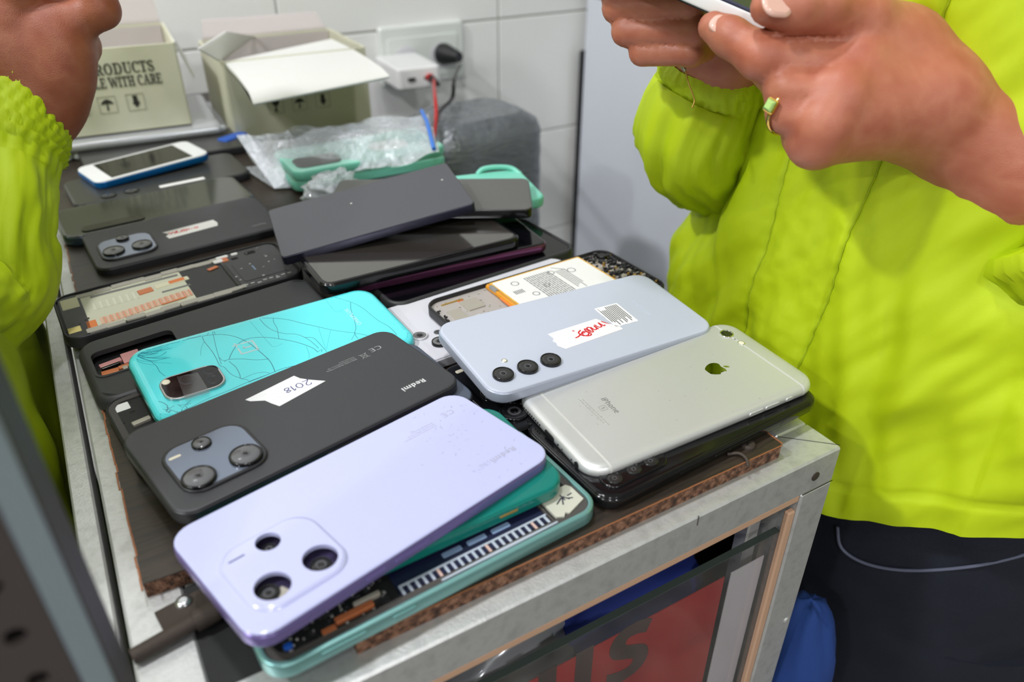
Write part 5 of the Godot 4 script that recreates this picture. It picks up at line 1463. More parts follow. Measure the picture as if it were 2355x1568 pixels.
func patch(a: Vector3, b: Vector3, c: Vector3, d: Vector3, nu: int, nv: int, amp: float, seed_: int, bulge := 0.0) -> Array:
	var f := FastNoiseLite.new()
	f.seed = seed_
	f.frequency = 18.0
	f.fractal_octaves = 3
	var nn := (b - a).cross(d - a).normalized()
	if nn.y < 0.0: nn = -nn
	var rows := []
	for i in nu + 1:
		var row := []
		for j in nv + 1:
			var u := float(i) / nu; var w := float(j) / nv
			var p := a.lerp(b, u).lerp(d.lerp(c, u), w)
			row.append(p + nn * (amp * f.get_noise_3dv(p) + bulge * sin(PI * u) * sin(PI * w)))
		rows.append(row)
	return rows

func background_things() -> void:
	# carton on the left, lettering towards the room
	var c1 := carton("carton", "open grey-cream carton printed with products and care lettering, on the left", Vector3(-0.2790, 0.0285, -0.7990), -0.08, Vector3(0.160, 0.086, 0.130))
	letters(c1, "lettering", "PRODUCTS", 0.0112, 0.0640, Vector3(0.0235, 0.0655, 0.0668), Vector3.RIGHT, Vector3.UP, M.print_black, "Droid Serif", 700, 0.0004)
	letters(c1, "lettering", "HANDLE WITH CARE", 0.0105, 0.0930, Vector3(0.0140, 0.0520, 0.0668), Vector3.RIGHT, Vector3.UP, M.print_black, "Droid Serif", 700, 0.0004)
	handling_signs(c1, -0.0255, 0.0300, 0.0667, 0.0170, 0.0277)
	obj("side_flap", sheet(patch(Vector3(0.0815, 0.086, 0.062), Vector3(0.0815, 0.086, -0.062), Vector3(0.0960, 0.048, -0.054), Vector3(0.0940, 0.046, 0.056), 6, 6, 0.0006, 3), 0.0025), M.card_white, c1)
	obj("back_flap", sheet(patch(Vector3(-0.078, 0.086, -0.066), Vector3(0.078, 0.086, -0.066), Vector3(0.076, 0.116, -0.080), Vector3(-0.076, 0.116, -0.080), 6, 6, 0.0008, 4), 0.0025), M.card_inner, c1)
	# carton on the right, lid folded out towards the room
	var c2 := carton("carton", "open cream carton with white lid folded out towards the room, beside the socket", Vector3(-0.0820, 0.0090, -0.7660), -0.02, Vector3(0.160, 0.086, 0.130))
	handling_signs(c2, -0.0310, 0.0330, 0.0667, 0.0165, 0.0272)
	var inv := c2.transform.affine_inverse()
	var lid := []
	var corner := [inv * Vector3(-0.1602, 0.0920, -0.7101), inv * Vector3(-0.0111, 0.0880, -0.7928), inv * Vector3(-0.0260, 0.0900, -0.5717), inv * Vector3(-0.1705, 0.0900, -0.5506)]
	for i in 15:
		var f := i / 14.0
		var row := []
		for j in 21:
			var w := j / 20.0
			var q: Vector3 = corner[0].lerp(corner[1], f).lerp(corner[3].lerp(corner[2], f), w)
			q.y += 0.004 * sin(w * 2.6) - 0.006 * smoothstep(0.90, 1.0, w) * (1.0 - f * 0.6)
			row.append(q)
		lid.append(row)
	obj("lid_flap", sheet(lid, 0.003), M.card_white, c2)
	obj("side_flap", sheet(patch(inv * Vector3(-0.1625, 0.0930, -0.7133), inv * Vector3(-0.0958, 0.0940, -0.8300), inv * Vector3(-0.1453, 0.1180, -0.7429), inv * Vector3(-0.1897, 0.1160, -0.6739), 6, 6, 0.0008, 6), 0.0025), M.card_white, c2)
	obj("back_flap", sheet(patch(Vector3(-0.076, 0.086, -0.066), Vector3(0.076, 0.086, -0.066), Vector3(0.070, 0.104, -0.084), Vector3(-0.070, 0.106, -0.082), 6, 6, 0.0008, 7), 0.0025), M.card_inner, c2)
	# bubble wrap mats the left carton stands on
	var mat_ := thing("bubble_wrap_mat", "folded silvery bubble wrap lying under the left carton", "bubble wrap", Vector3(-0.272, 0.0090, -0.795), Basis(Vector3.UP, -0.06))
	for k in 2:
		obj("layer", MB.new().slab(0.205 + 0.01 * k, 0.158 - 0.012 * k, 0.006, [[0.002, 0.0], [0.0, 0.002], [0.0, 0.006], [0.002, 0.008]], at(0.004 * k, 0.0095 * (1 - k), 0.004 - 0.002 * k)).mesh(), M.film_silver, mat_)
	var bub := MB.new()
	for k in 24:
		for r in 2:
			bub.lathe([[0.0040, 0.0], [0.0034, 0.0016], [0.0016, 0.0024]], Transform3D(Basis(Vector3.RIGHT, PI / 2), Vector3(-0.100 + k * 0.0088, 0.0045 + r * 0.0090, 0.0795 - r * 0.002)), 8, false, true)
	obj("bubbles", bub.mesh(), M.bubble, mat_).set_meta("kind", "stuff")
	# small blue and white lighter-like bit between the cartons
	var clip := thing("blue_clip", "small bright blue plastic clip on white card between the cartons", "clip", Vector3(-0.1795, 0.0090, -0.6956), Basis(Vector3.UP, 0.5))
	obj("card", bx(Vector3(-0.006, 0.004, -0.020), Vector3(0.026, 0.008, 0.050), 0.001), M.card_white, clip)
	obj("clip_body", MB.new().slab(0.034, 0.016, 0.004, [[0.001, 0.0], [0.0, 0.001], [0.0, 0.009], [0.001, 0.010]], at(0.006, 0.0, 0.010)).mesh(), M.blue_plastic, clip)
	# socket plate on the tiles, charger and plug in it
	var so := thing("wall_socket", "white double wall socket plate on the tiled wall", "socket", Vector3(0.2025, 0.0140, -1.0000))
	var up := Basis(Vector3.RIGHT, PI / 2)
	obj("cover_plate", MB.new().slab(0.146, 0.090, 0.006, [[0.0, 0.0], [0.0, 0.006], [0.001, 0.008], [0.003, 0.009]], Transform3D(up, Vector3.ZERO)).mesh(), M.socket, so)
	obj("inner_frame", MB.new().slab(0.122, 0.064, 0.004, [[0.0, 0.0085], [0.0, 0.0100], [0.0008, 0.0106]], Transform3D(up, Vector3(0, -0.004, 0))).mesh(), M.socket, so)
	for x in [-0.031, 0.031]: obj("outlet_well", MB.new().lathe([[0.020, 0.0104], [0.020, 0.0110], [0.018, 0.0112]], Transform3D(up, Vector3(x, -0.004, 0)), 28).mesh(), M.white_frame, so)
	var ch := thing("charger", "white block charger plugged into the wall socket", "charger", Vector3(0.1490, -0.0100, -0.9890))
	obj("body", MB.new().slab(0.068, 0.104, 0.007, [[0.002, 0.0], [0.0005, 0.001], [0.0, 0.003], [0.0, 0.027], [0.001, 0.029], [0.003, 0.030]], Transform3D(Basis(Vector3.UP, -0.06), Vector3(0, 0.0, 0.053))).mesh(), M.white_gloss, ch)
	for x in [0.014, -0.012]: slab_part(ch, "usb_port", x - 0.004, 0.1052, 0.014, 0.012, 0.005, 0.0008, 0.0006, M.black_matt).transform.basis = Basis(Vector3(1, 0, 0), Vector3(0, 0, 1), Vector3(0, -1, 0))
	var p0 := Vector3(0.1610, 0.0040, -0.8810)
	var rc := obj("red_cable", MB.new().tube(curve3([p0 + Vector3(0, 0, 0.014), Vector3(0.0761, 0.0354, -0.6832), Vector3(0.0541, 0.0262, -0.6347), Vector3(0.0298, 0.0131, -0.5915), Vector3(0.0104, 0.0009, -0.5667)], 8), [0.0022], 8).mesh(), M.cable_red)
	tag(rc, "red cable hanging from the white charger", "cable")
	obj("cable_plug", MB.new().tube([p0, p0 + Vector3(0.001, -0.001, 0.010), p0 + Vector3(0.003, -0.006, 0.022)], [0.0050, 0.0050, 0.0034], 10).mesh(), M.cable_black, rc)
	obj("plug_tip", MB.new().tube([p0 + Vector3(0, 0.0004, -0.002), p0 + Vector3(0, 0.0008, 0.004)], [0.0058], 10).mesh(), M.cable_red, rc)
	var q0 := Vector3(0.2340, 0.0120, -0.9885)
	var bc := obj("black_plug_cable", MB.new().tube(curve3([q0 + Vector3(0.012, -0.012, 0.040), Vector3(0.1202, 0.0416, -0.7166), Vector3(0.1110, 0.0203, -0.7065), Vector3(0.0695, 0.0214, -0.6564), Vector3(0.0432, 0.0176, -0.6143), Vector3(0.0186, 0.0017, -0.5761)], 8), [0.0024], 8).mesh(), M.cable_black)
	tag(bc, "black mains plug with thin black cable in the socket's right outlet", "plug")
	obj("plug_body", MB.new().lathe([[0.0165, 0.0], [0.0170, 0.006], [0.0150, 0.014], [0.0110, 0.030], [0.0080, 0.040]], Transform3D(Basis(Vector3.RIGHT, PI / 2) * Basis(Vector3.FORWARD, 0.3), q0), 20).mesh(), M.cable_black, bc)
	# film wrapped bundle standing on the floor to the right of the counter
	var ro := thing("wrapped_bundle", "tall bundle wrapped in creased grey stretch film standing behind the phones", "bundle", Vector3(0.126, -0.80, -0.690), Basis(Vector3.UP, 0.10))
	var f := FastNoiseLite.new()
	f.seed = 90
	f.frequency = 1.0
	f.fractal_octaves = 3
	var rings := []
	for i in 60:
		var u := i / 59.0
		var yy := u * 0.806
		var k := 1.0
		if u > 0.96: k = sqrt(maxf(0.0, 1.0 - pow((u - 0.96) / 0.0405, 2.0))) * 0.35 + 0.65
		var ring := PackedVector3Array()
		for p in MB.rrect(0.090 * k, 0.062 * k, 0.040 * k, 9):
			var dd := 1.0 + 0.018 * f.get_noise_3d(p.x * 14, yy * 60.0 + p.x * 30.0, p.y * 14)
			ring.append(Vector3(p.x * dd, yy, p.y * dd))
		rings.append(ring)
	obj("film", MB.new().loft(rings).mesh(), M.stretch_film, ro)
	# clear zip bag with two mint phones inside
	bag_of_phones()

func bag_of_phones() -> void:
	var b := Basis(Vector3.UP, 0.02)
	for k in 2:
		var o := thing("smartphone", ["mint green phone lying in the clear zip bag, lower of the two", "mint green phone with white round sticker in the clear zip bag, upper of the two"][k], "phone", Vector3(-0.078, 0.0135 + k * 0.0105, -0.535), Basis(Vector3.UP, -0.02 + 0.03 * k), "phones in the zip bag")
		obj("frame", MB.new().slab(0.158, 0.075, 0.010, [[0.0018, 0.0], [0.0, 0.0018], [0.0, 0.0075], [0.0012, 0.0092]]).mesh(), M.mint_case, o)
		obj("back_cover", MB.new().slab(0.157, 0.074, 0.0098, [[0.0010, 0.0092], [0.0014, 0.0098], [0.0022, 0.0100]]).mesh(), M.mint_pale, o)
		if k == 1:
			slab_part(o, "camera_plate", -0.050, 0.016, 0.0098, 0.044, 0.028, 0.008, 0.0016, M.lens_grey_glass, 0.0005)
			slab_part(o, "sticker", 0.028, 0.006, 0.0100, 0.042, 0.030, 0.0148, 0.0002, M.paper)
	var bag := thing("zip_bag", "clear plastic zip bag with blue seal over two mint phones", "bag", Vector3(-0.078, 0.0102, -0.535))
	var a := Vector3(-0.1830, 0.0440, -0.5951) - bag.position; var c := Vector3(0.0094, 0.0500, -0.5581) - bag.position
	var d := Vector3(-0.0240, 0.0400, -0.4639) - bag.position; var e := Vector3(-0.1697, 0.0100, -0.5280) - bag.position
	obj("upper_sheet", sheet(patch(a, c, d, e, 44, 28, 0.011, 11, 0.016), 0.0003), M.bag, bag)
	obj("lower_sheet", sheet(patch(a + Vector3(0, -0.030, 0), c + Vector3(0, -0.036, 0), d + Vector3(0, -0.028, 0), e + Vector3(0, 0.001, 0), 20, 14, 0.001, 12, 0.0), 0.0003), M.bag, bag)
	var z0 := c.lerp(a, 0.035); var z1 := d.lerp(e, 0.03)
	obj("zip_seal", MB.new().tube([z0 + Vector3(0, 0.004, 0), z0.lerp(z1, 0.5) + Vector3(0, 0.012, 0), z1 + Vector3(0, 0.005, 0)], [0.0022], 8).mesh(), M.zip_blue, bag)
	obj("side_fold", sheet(patch(a + Vector3(0, 0.001, 0), a.lerp(c, 0.06) + Vector3(0, 0.002, 0), e.lerp(d, 0.07) + Vector3(0, 0.004, 0), e + Vector3(0, 0.001, 0), 4, 20, 0.004, 13), 0.0003), M.bag, bag)
	var cr := obj("crumpled_film", blob(Vector3(-0.1357, 0.0300, -0.4526), Vector3(0.022, 0.011, 0.018), 33, 0.7), M.bag)
	tag(cr, "crumpled scrap of clear plastic film in front of the zip bag", "plastic film")

# ---------------------------------------------------------------- people
# a distance field on a grid, filled bone by bone and meshed as surface nets
class Field:
	var o: Vector3
	var c: float
	var nx: int
	var ny: int
	var nz: int
	var g := PackedFloat32Array()

	func _init(lo: Vector3, hi: Vector3, cell: float) -> void:
		o = lo
		c = cell
		nx = int((hi.x - lo.x) / c) + 2
		ny = int((hi.y - lo.y) / c) + 2
		nz = int((hi.z - lo.z) / c) + 2
		g.resize(nx * ny * nz)
		g.fill(1.0)

	func bone(a: Vector3, b: Vector3, ra: float, rb: float, k: float) -> void:
		var m := maxf(ra, rb) + k + c * 3.0
		var lo := (a.min(b) - Vector3.ONE * m - o) / c
		var hi := (a.max(b) + Vector3.ONE * m - o) / c
		var ab := b - a
		var l2 := maxf(ab.length_squared(), 1e-9)
		for z in range(maxi(0, int(lo.z)), mini(nz, int(hi.z) + 1)):
			for y in range(maxi(0, int(lo.y)), mini(ny, int(hi.y) + 1)):
				var row := (z * ny + y) * nx
				for x in range(maxi(0, int(lo.x)), mini(nx, int(hi.x) + 1)):
					var p := Vector3(o.x + x * c, o.y + y * c, o.z + z * c) - a
					var t := clampf(p.dot(ab) / l2, 0.0, 1.0)
					var d := (p - ab * t).length() - (ra + (rb - ra) * t)
					var e := g[row + x]
					var h := k - absf(d - e)
					g[row + x] = minf(d, e) - (h * h / k * 0.25 if h > 0.0 else 0.0)

	func into(mb: MB) -> void:
		var at_ := {}
		var sy := nx
		var sz := nx * ny
		var offs := [0, 1, sy, sy + 1, sz, sz + 1, sz + sy, sz + sy + 1]
		var edges := [[0, 1], [2, 3], [4, 5], [6, 7], [0, 2], [1, 3], [4, 6], [5, 7], [0, 4], [1, 5], [2, 6], [3, 7]]
		var k0 := mb.v.size()
		var lim := c * 2.0
		for z in nz - 1:
			for y in ny - 1:
				var i := (z * ny + y) * nx
				for x in nx - 1:
					if absf(g[i + x]) > lim: continue
					var id := i + x
					var mask := 0
					for q in 8:
						if g[id + offs[q]] < 0.0: mask |= 1 << q
					if mask == 0 or mask == 255: continue
					var s := Vector3.ZERO
					var n := 0
					for e in edges:
						var da := g[id + offs[e[0]]]; var db := g[id + offs[e[1]]]
						if (da < 0.0) == (db < 0.0): continue
						var t := da / (da - db)
						var pa := Vector3(e[0] & 1, (e[0] >> 1) & 1, (e[0] >> 2) & 1)
						var pb := Vector3(e[1] & 1, (e[1] >> 1) & 1, (e[1] >> 2) & 1)
						s += pa.lerp(pb, t)
						n += 1
					s /= n
					var gr := Vector3(
						g[id + 1] - g[id] + g[id + 1 + sy] - g[id + sy] + g[id + 1 + sz] - g[id + sz] + g[id + 1 + sy + sz] - g[id + sy + sz],
						g[id + sy] - g[id] + g[id + sy + 1] - g[id + 1] + g[id + sy + sz] - g[id + sz] + g[id + sy + 1 + sz] - g[id + 1 + sz],
						g[id + sz] - g[id] + g[id + sz + 1] - g[id + 1] + g[id + sz + sy] - g[id + sy] + g[id + sz + sy + 1] - g[id + sy + 1])
					at_[id] = mb.v.size()
					mb.v.append(o + (Vector3(x, y, z) + s) * c)
					mb.n.append(gr.normalized())
					mb.uv.append(Vector2.ZERO)
		for id in at_:
			for ax in 3:
				var st: int = [1, sy, sz][ax]
				var u: int = [sy, sz, 1][ax]
				var w: int = [sz, 1, sy][ax]
				var da := g[id]; var db := g[id + st]
				if (da < 0.0) == (db < 0.0): continue
				if not (at_.has(id - u) and at_.has(id - w) and at_.has(id - u - w)): continue
				var a: int = at_[id]; var b: int = at_[id - u]; var d: int = at_[id - w]; var e: int = at_[id - u - w]
				if da < 0.0: mb.ix.append_array(PackedInt32Array([a, d, e, a, e, b]))
				else: mb.ix.append_array(PackedInt32Array([a, b, e, a, e, d]))

func flesh(mb: MB, bones: Array, cell: float) -> void:
	var lo := Vector3.INF; var hi := -Vector3.INF
	for b in bones:
		var r := maxf(b[2], b[3]) + 0.006
		lo = lo.min(b[0].min(b[1]) - Vector3.ONE * r)
		hi = hi.max(b[0].max(b[1]) + Vector3.ONE * r)
	var f := Field.new(lo, hi, cell)
	for b in bones: f.bone(b[0], b[1], b[2], b[3], b[4])
	f.into(mb)

# a limb of cloth: rings along a path, gathered at the first end
func sleeve(pts: Array, radii: Array, seed_: int, fold := 0.10, gathered := 0.0, rows := 90, seg := 96, bump_rows := 5.0, bumps := 26.0) -> ArrayMesh:
	var path := curve3(pts, 12)
	var f := FastNoiseLite.new()
	f.seed = seed_
	f.frequency = 1.0
	f.fractal_octaves = 3
	var lens := [0.0]
	for i in range(1, path.size()): lens.append(lens[i - 1] + path[i].distance_to(path[i - 1]))
	var total: float = lens[lens.size() - 1]
	var rings := []
	var nn := Vector3.UP
	var k := 0
	for i in rows:
		var s := total * i / (rows - 1.0)
		while k < path.size() - 2 and lens[k + 1] < s: k += 1
		var t: float = clampf((s - lens[k]) / maxf(lens[k + 1] - lens[k], 1e-6), 0, 1)
		var p: Vector3 = path[k].lerp(path[k + 1], t)
		var d: Vector3 = (path[mini(k + 2, path.size() - 1)] - path[maxi(k - 1, 0)]).normalized()
		if i == 0 and absf(d.dot(nn)) > 0.9: nn = Vector3.RIGHT
		var sd := d.cross(nn).normalized()
		nn = sd.cross(d).normalized()
		var fr := (k + t) / (path.size() - 1.0) * (radii.size() - 1)
		var r0: float = lerpf(radii[int(fr)], radii[mini(int(fr) + 1, radii.size() - 1)], fr - int(fr))
		var ring := PackedVector3Array()
		for j in seg:
			var a := TAU * j / seg
			var e := Vector3(cos(a), sin(a), s * 26.0)
			var dr := fold * (f.get_noise_3d(e.x * 1.4 + 7, e.y * 1.4, e.z * 0.55) + 0.45 * f.get_noise_3d(e.x * 2.6, e.y * 2.6 + 3, e.z * 1.4))
			if gathered > 0.0:
				if s < gathered:
					var w := s / gathered * bump_rows
					var row := floorf(w)
					dr = 0.02 * f.get_noise_3d(e.x * 3, e.y * 3, e.z) + 0.05 * absf(sin(PI * (w - row))) + 0.085 * pow(absf(sin(a * bumps / 2.0 + row * 1.3 + 0.8 * f.get_noise_2d(a * 3.0, row * 5.0))), 0.7) * sqrt(maxf(0.0, sin(PI * clampf(w - row, 0.02, 0.98))))
				else:
					var soft := smoothstep(gathered, gathered + 0.035, s)
					dr = lerpf(0.05 * absf(sin(a * bumps / 3.0)), dr, soft)
			ring.append(p + (sd * cos(a) + nn * sin(a)) * r0 * (1.0 + dr))
		rings.append(ring)
	var mb := MB.new()
	mb.loft(rings, true, false, true)
	# turned-in end, so that the cloth has an edge
	var lip := PackedVector3Array()
	var c0: Vector3 = path[0]
	for q in rings[0]: lip.append(c0 + (q - c0) * 0.82 + (path[1] - path[0]).normalized() * 0.004)
	mb.loft([lip, rings[0]], true, false, false)
	return mb.mesh()

func sup(t: float, e: float) -> float:
	return signf(t) * pow(absf(t), e)

# torso of a loose jacket; cx, cz, rx, rz come from the height
func torso_ring(y: float, tab: Array) -> Array:
	for i in tab.size() - 1:
		if y <= tab[i + 1][0] or i == tab.size() - 2:
			var t := clampf((y - tab[i][0]) / (tab[i + 1][0] - tab[i][0]), 0, 1)
			t = t * t * (3.0 - 2.0 * t) * 0.6 + t * 0.4
			var o := []
			for k in range(1, tab[i].size()): o.append(lerpf(tab[i][k], tab[i + 1][k], t))
			return o
	return []

func right_person() -> void:
	var p := thing("person", "person in lime hi-vis jacket and dark jeans holding a white phone in both hands", "person", Vector3(0.20, -0.80, -0.09))
	var off := Transform3D(Basis.IDENTITY, -p.position)
	# ---- hands and arms
	var mb := MB.new()
	var W := Vector3(0.0634, 0.1709, -0.0496); var F := Vector3(0.1093, 0.1360, -0.0150); var E := Vector3(0.2179, 0.0633, 0.0444)
	var im := Vector3(0.0213, 0.1892, -0.0631); var mm := Vector3(0.0043, 0.1805, -0.0571); var rm := Vector3(-0.0043, 0.1691, -0.0553); var pm := Vector3(-0.0042, 0.1592, -0.0576)
	var cm := Vector3(0.0575, 0.1944, -0.0661); var tm := Vector3(0.0301, 0.2113, -0.0712)
	flesh(mb, [
		[E, F, 0.040, 0.0335, 0.01], [F, W, 0.0335, 0.0268, 0.012],
		[W, im, 0.0260, 0.0140, 0.012], [W, mm, 0.0260, 0.0145, 0.010], [W, rm, 0.0255, 0.0140, 0.010], [W, pm, 0.0235, 0.0130, 0.010],
		[im, im, 0.0150, 0.0150, 0.004], [mm, mm, 0.0158, 0.0158, 0.004], [rm, rm, 0.0150, 0.0150, 0.004], [pm, pm, 0.0138, 0.0138, 0.004],
		[W, cm, 0.0240, 0.0200, 0.014], [cm, tm, 0.0200, 0.0150, 0.012], [cm, im, 0.0160, 0.0130, 0.014],
		[tm, Vector3(0.0024, 0.2189, -0.0753), 0.0142, 0.0118, 0.005], [Vector3(0.0024, 0.2189, -0.0753), Vector3(-0.0117, 0.2203, -0.0791), 0.0116, 0.0118, 0.004], [Vector3(-0.0117, 0.2203, -0.0791), Vector3(-0.0246, 0.2202, -0.0839), 0.0116, 0.0088, 0.004],
		[im, Vector3(-0.0201, 0.1965, -0.0873), 0.0134, 0.0116, 0.004], [Vector3(-0.0201, 0.1965, -0.0873), Vector3(-0.0250, 0.2034, -0.1061), 0.0110, 0.0096, 0.004], [Vector3(-0.0250, 0.2034, -0.1061), Vector3(-0.0271, 0.2066, -0.1165), 0.0095, 0.0078, 0.004],
		[mm, Vector3(-0.0133, 0.1826, -0.0731), 0.0126, 0.0110, 0.003], [Vector3(-0.0133, 0.1826, -0.0731), Vector3(-0.0020, 0.1866, -0.0955), 0.0108, 0.0100, 0.004], [Vector3(-0.0020, 0.1866, -0.0955), Vector3(0.0159, 0.1867, -0.1206), 0.0098, 0.0080, 0.004],
		[rm, Vector3(-0.0138, 0.1722, -0.0700), 0.0116, 0.0104, 0.003], [Vector3(-0.0138, 0.1722, -0.0700), Vector3(0.0070, 0.1769, -0.0940), 0.0102, 0.0094, 0.004], [Vector3(0.0070, 0.1769, -0.0940), Vector3(0.0281, 0.1790, -0.1174), 0.0092, 0.0076, 0.004],
		[pm, Vector3(-0.0034, 0.1595, -0.0669), 0.0108, 0.0096, 0.003], [Vector3(-0.0034, 0.1595, -0.0669), Vector3(0.0323, 0.1668, -0.0991), 0.0092, 0.0080, 0.004]], 0.0024)
	# far hand: fingers folded round a probe, backs of the fingers to the room
	var W2 := Vector3(0.0584, 0.1712, -0.1897)
	flesh(mb, [
		[Vector3(0.1835, 0.0794, -0.2341), W2, 0.038, 0.0260, 0.01], [W2, Vector3(0.0383, 0.2011, -0.2055), 0.0255, 0.0170, 0.012], [W2, Vector3(0.0376, 0.1901, -0.2007), 0.0255, 0.0165, 0.012], [W2, Vector3(0.0370, 0.1795, -0.1960), 0.0230, 0.0150, 0.012], [W2, Vector3(0.0393, 0.2131, -0.2110), 0.0240, 0.0170, 0.012],
		[Vector3(0.0393, 0.2131, -0.2110), Vector3(-0.0223, 0.2162, -0.2138), 0.0112, 0.0094, 0.002], [Vector3(-0.0223, 0.2162, -0.2138), Vector3(0.0033, 0.2185, -0.1731), 0.0094, 0.0086, 0.0012],
		[Vector3(0.0383, 0.2011, -0.2055), Vector3(-0.0191, 0.2031, -0.2079), 0.0112, 0.0094, 0.002], [Vector3(-0.0191, 0.2031, -0.2079), Vector3(0.0043, 0.2074, -0.1685), 0.0094, 0.0086, 0.0012], [Vector3(0.0043, 0.2074, -0.1685), Vector3(0.0269, 0.2004, -0.1789), 0.0084, 0.0076, 0.0012],
		[Vector3(0.0376, 0.1901, -0.2007), Vector3(-0.0170, 0.1906, -0.2003), 0.0110, 0.0091, 0.002], [Vector3(-0.0170, 0.1906, -0.2003), Vector3(0.0048, 0.1944, -0.1629), 0.0091, 0.0083, 0.0012], [Vector3(0.0048, 0.1944, -0.1629), Vector3(0.0260, 0.1888, -0.1737), 0.0088, 0.0076, 0.003],
		[Vector3(0.0370, 0.1795, -0.1960), Vector3(-0.0104, 0.1794, -0.1910), 0.0100, 0.0084, 0.002], [Vector3(-0.0104, 0.1794, -0.1910), Vector3(0.0040, 0.1824, -0.1628), 0.0084, 0.0076, 0.0012], [Vector3(0.0040, 0.1824, -0.1628), Vector3(0.0246, 0.1799, -0.1735), 0.0078, 0.0070, 0.003]], 0.0024)
	# hidden trunk and upper arms, so that the figure is whole under the jacket
	mb.tube([Vector3(0.21, -0.30, -0.09), Vector3(0.21, 0.10, -0.09), Vector3(0.22, 0.36, -0.09), Vector3(0.22, 0.46, -0.09)], [0.10, 0.10, 0.11, 0.05], 20)
	mb.tube([Vector3(0.22, 0.38, 0.03), Vector3(0.24, 0.20, 0.14), E], [0.05, 0.045, 0.042], 14)
	mb.tube([Vector3(0.22, 0.38, -0.20), Vector3(0.20, 0.20, -0.26), Vector3(0.1835, 0.0794, -0.2341)], [0.05, 0.045, 0.038], 14)
	obj("body", mb.mesh(), M.skin_light, p, off)
	# nails
	for nl in [[Vector3(-0.0318, 0.2236, -0.0768), Vector3(-0.0253, 0.2229, -0.0753), 0.0068, 0.0], [Vector3(-0.0315, 0.2102, -0.1087), Vector3(-0.0297, 0.2079, -0.1040), 0.0052, 0.4]]:
		var dir: Vector3 = (nl[1] - nl[0]).normalized()
		var face := Vector3(-0.43, 0.62, 0.66).normalized()
		var side := dir.cross(face).normalized()
		face = side.cross(dir).normalized()
		obj("nail", MB.new().slab(0.0165, nl[2] * 2, nl[2] * 0.85, [[0.0006, -0.0012], [0.0, -0.0006], [0.0006, 0.0004], [0.0022, 0.0008]], Transform3D(Basis(dir, face, side), nl[0] + dir * 0.004)).mesh(), M.nail, p, off)
	# ---- jacket
	var tab := [[-0.20, 0.200, -0.090, 0.140, 0.200], [-0.10, 0.198, -0.090, 0.142, 0.215], [0.0, 0.198, -0.090, 0.142, 0.212], [0.05, 0.200, -0.090, 0.140, 0.186], [0.10, 0.202, -0.090, 0.138, 0.158], [0.20, 0.205, -0.090, 0.132, 0.158], [0.34, 0.210, -0.090, 0.120, 0.180], [0.42, 0.215, -0.090, 0.085, 0.130], [0.46, 0.215, -0.090, 0.06, 0.07]]
	var f := FastNoiseLite.new()
	f.seed = 7
	f.frequency = 1.0
	f.fractal_octaves = 3
	var rings := []
	var seams := [[], []]
	var seg := 420
	for i in 150:
		var v := i / 149.0
		var ring := PackedVector3Array()
		for j in seg:
			var sj := 2.0 * j / seg - 1.0
			var a := PI * (0.35 * sj + 0.65 * sj * sj * sj)
			var z0 := sin(a)
			var hem := -0.108 + 0.50 * maxf(0.0, z0 * 0.21 - 0.090 + 0.035) + 0.004 * sin(a * 5.0)
			if cos(a) < 0.0: hem = lerpf(hem, -0.10, -cos(a))
			var y := lerpf(hem, 0.46, v)
			var q := torso_ring(y, tab)
			var x: float = q[0] - q[2] * sup(cos(a), 0.82)
			var z: float = q[1] + q[3] * sup(sin(a), 0.86)
			var out := Vector3(-cos(a), 0, sin(a) * 0.8).normalized()
			# drape: long folds, deeper towards the hem, and small puckers
			var low := smoothstep(0.30, -0.10, y)
			var dd := 0.016 * low * f.get_noise_3d(z * 11.0 + y * 3.0, y * 2.2, 3.0) + 0.008 * f.get_noise_3d(z * 16.0 - y * 9.0, y * 7.0, 9.0)
			dd -= 0.006 * exp(-pow((z + 0.030 - (0.06 - y) * 0.10) / 0.010, 2.0)) * smoothstep(-0.09, 0.0, y) * smoothstep(0.16, 0.06, y)
			# front band between two seams
			var zl := -0.134 + 0.05 * (y - 0.0); var zr := -0.077 + 0.08 * (y - 0.0)
			if cos(a) > 0.0:
				dd += 0.0016 * smoothstep(zl - 0.001, zl + 0.002, z) * (1.0 - smoothstep(zr - 0.002, zr + 0.001, z))
				dd += (0.0012 * f.get_noise_2d(y * 150.0, z * 40.0)) * smoothstep(zl, zl + 0.004, z) * (1.0 - smoothstep(zr - 0.004, zr, z))
				for zs in [zl, zr]: dd -= 0.0018 * exp(-pow((z - zs) / 0.0018, 2.0)) + 0.0010 * exp(-pow((z - zs) / 0.007, 2.0)) * (0.5 + 0.5 * sin(y * 520.0))
			# pocket patch on the wearer's left
			if cos(a) > 0.0 and z > 0.035: dd += 0.0014 * smoothstep(0.042, 0.044, z) * smoothstep(0.020, 0.018, y)
			# hem turned up
			dd += 0.0012 * smoothstep(0.045, 0.04, v) - 0.0016 * exp(-pow((v - 0.045) / 0.004, 2.0))
			ring.append(Vector3(x, y, z) + out * dd)
			if cos(a) > 0.0:
				for k in 2:
					if seams[k].size() == i and z > [zl, zr][k]: seams[k].append(Vector3(x, y, z) + out * (dd + 0.0006))
		rings.append(ring)
	var jk := MB.new()
	jk.loft(rings, true, false, true)
	var lip := PackedVector3Array()
	for q in rings[0]: lip.append(Vector3(0.20, q.y + 0.012, -0.09) + (Vector3(q.x, 0, q.z) - Vector3(0.20, 0, -0.09)) * 0.96)
	jk.loft([lip, rings[0]], true, false, false)
	var jacket := obj("jacket", jk.mesh(), M.hi_vis, p, off)
	for k in 2: obj("seam", MB.new().tube(seams[k].slice(2, 140), [0.0005], 6).mesh(), M.hi_vis_stitch, jacket)
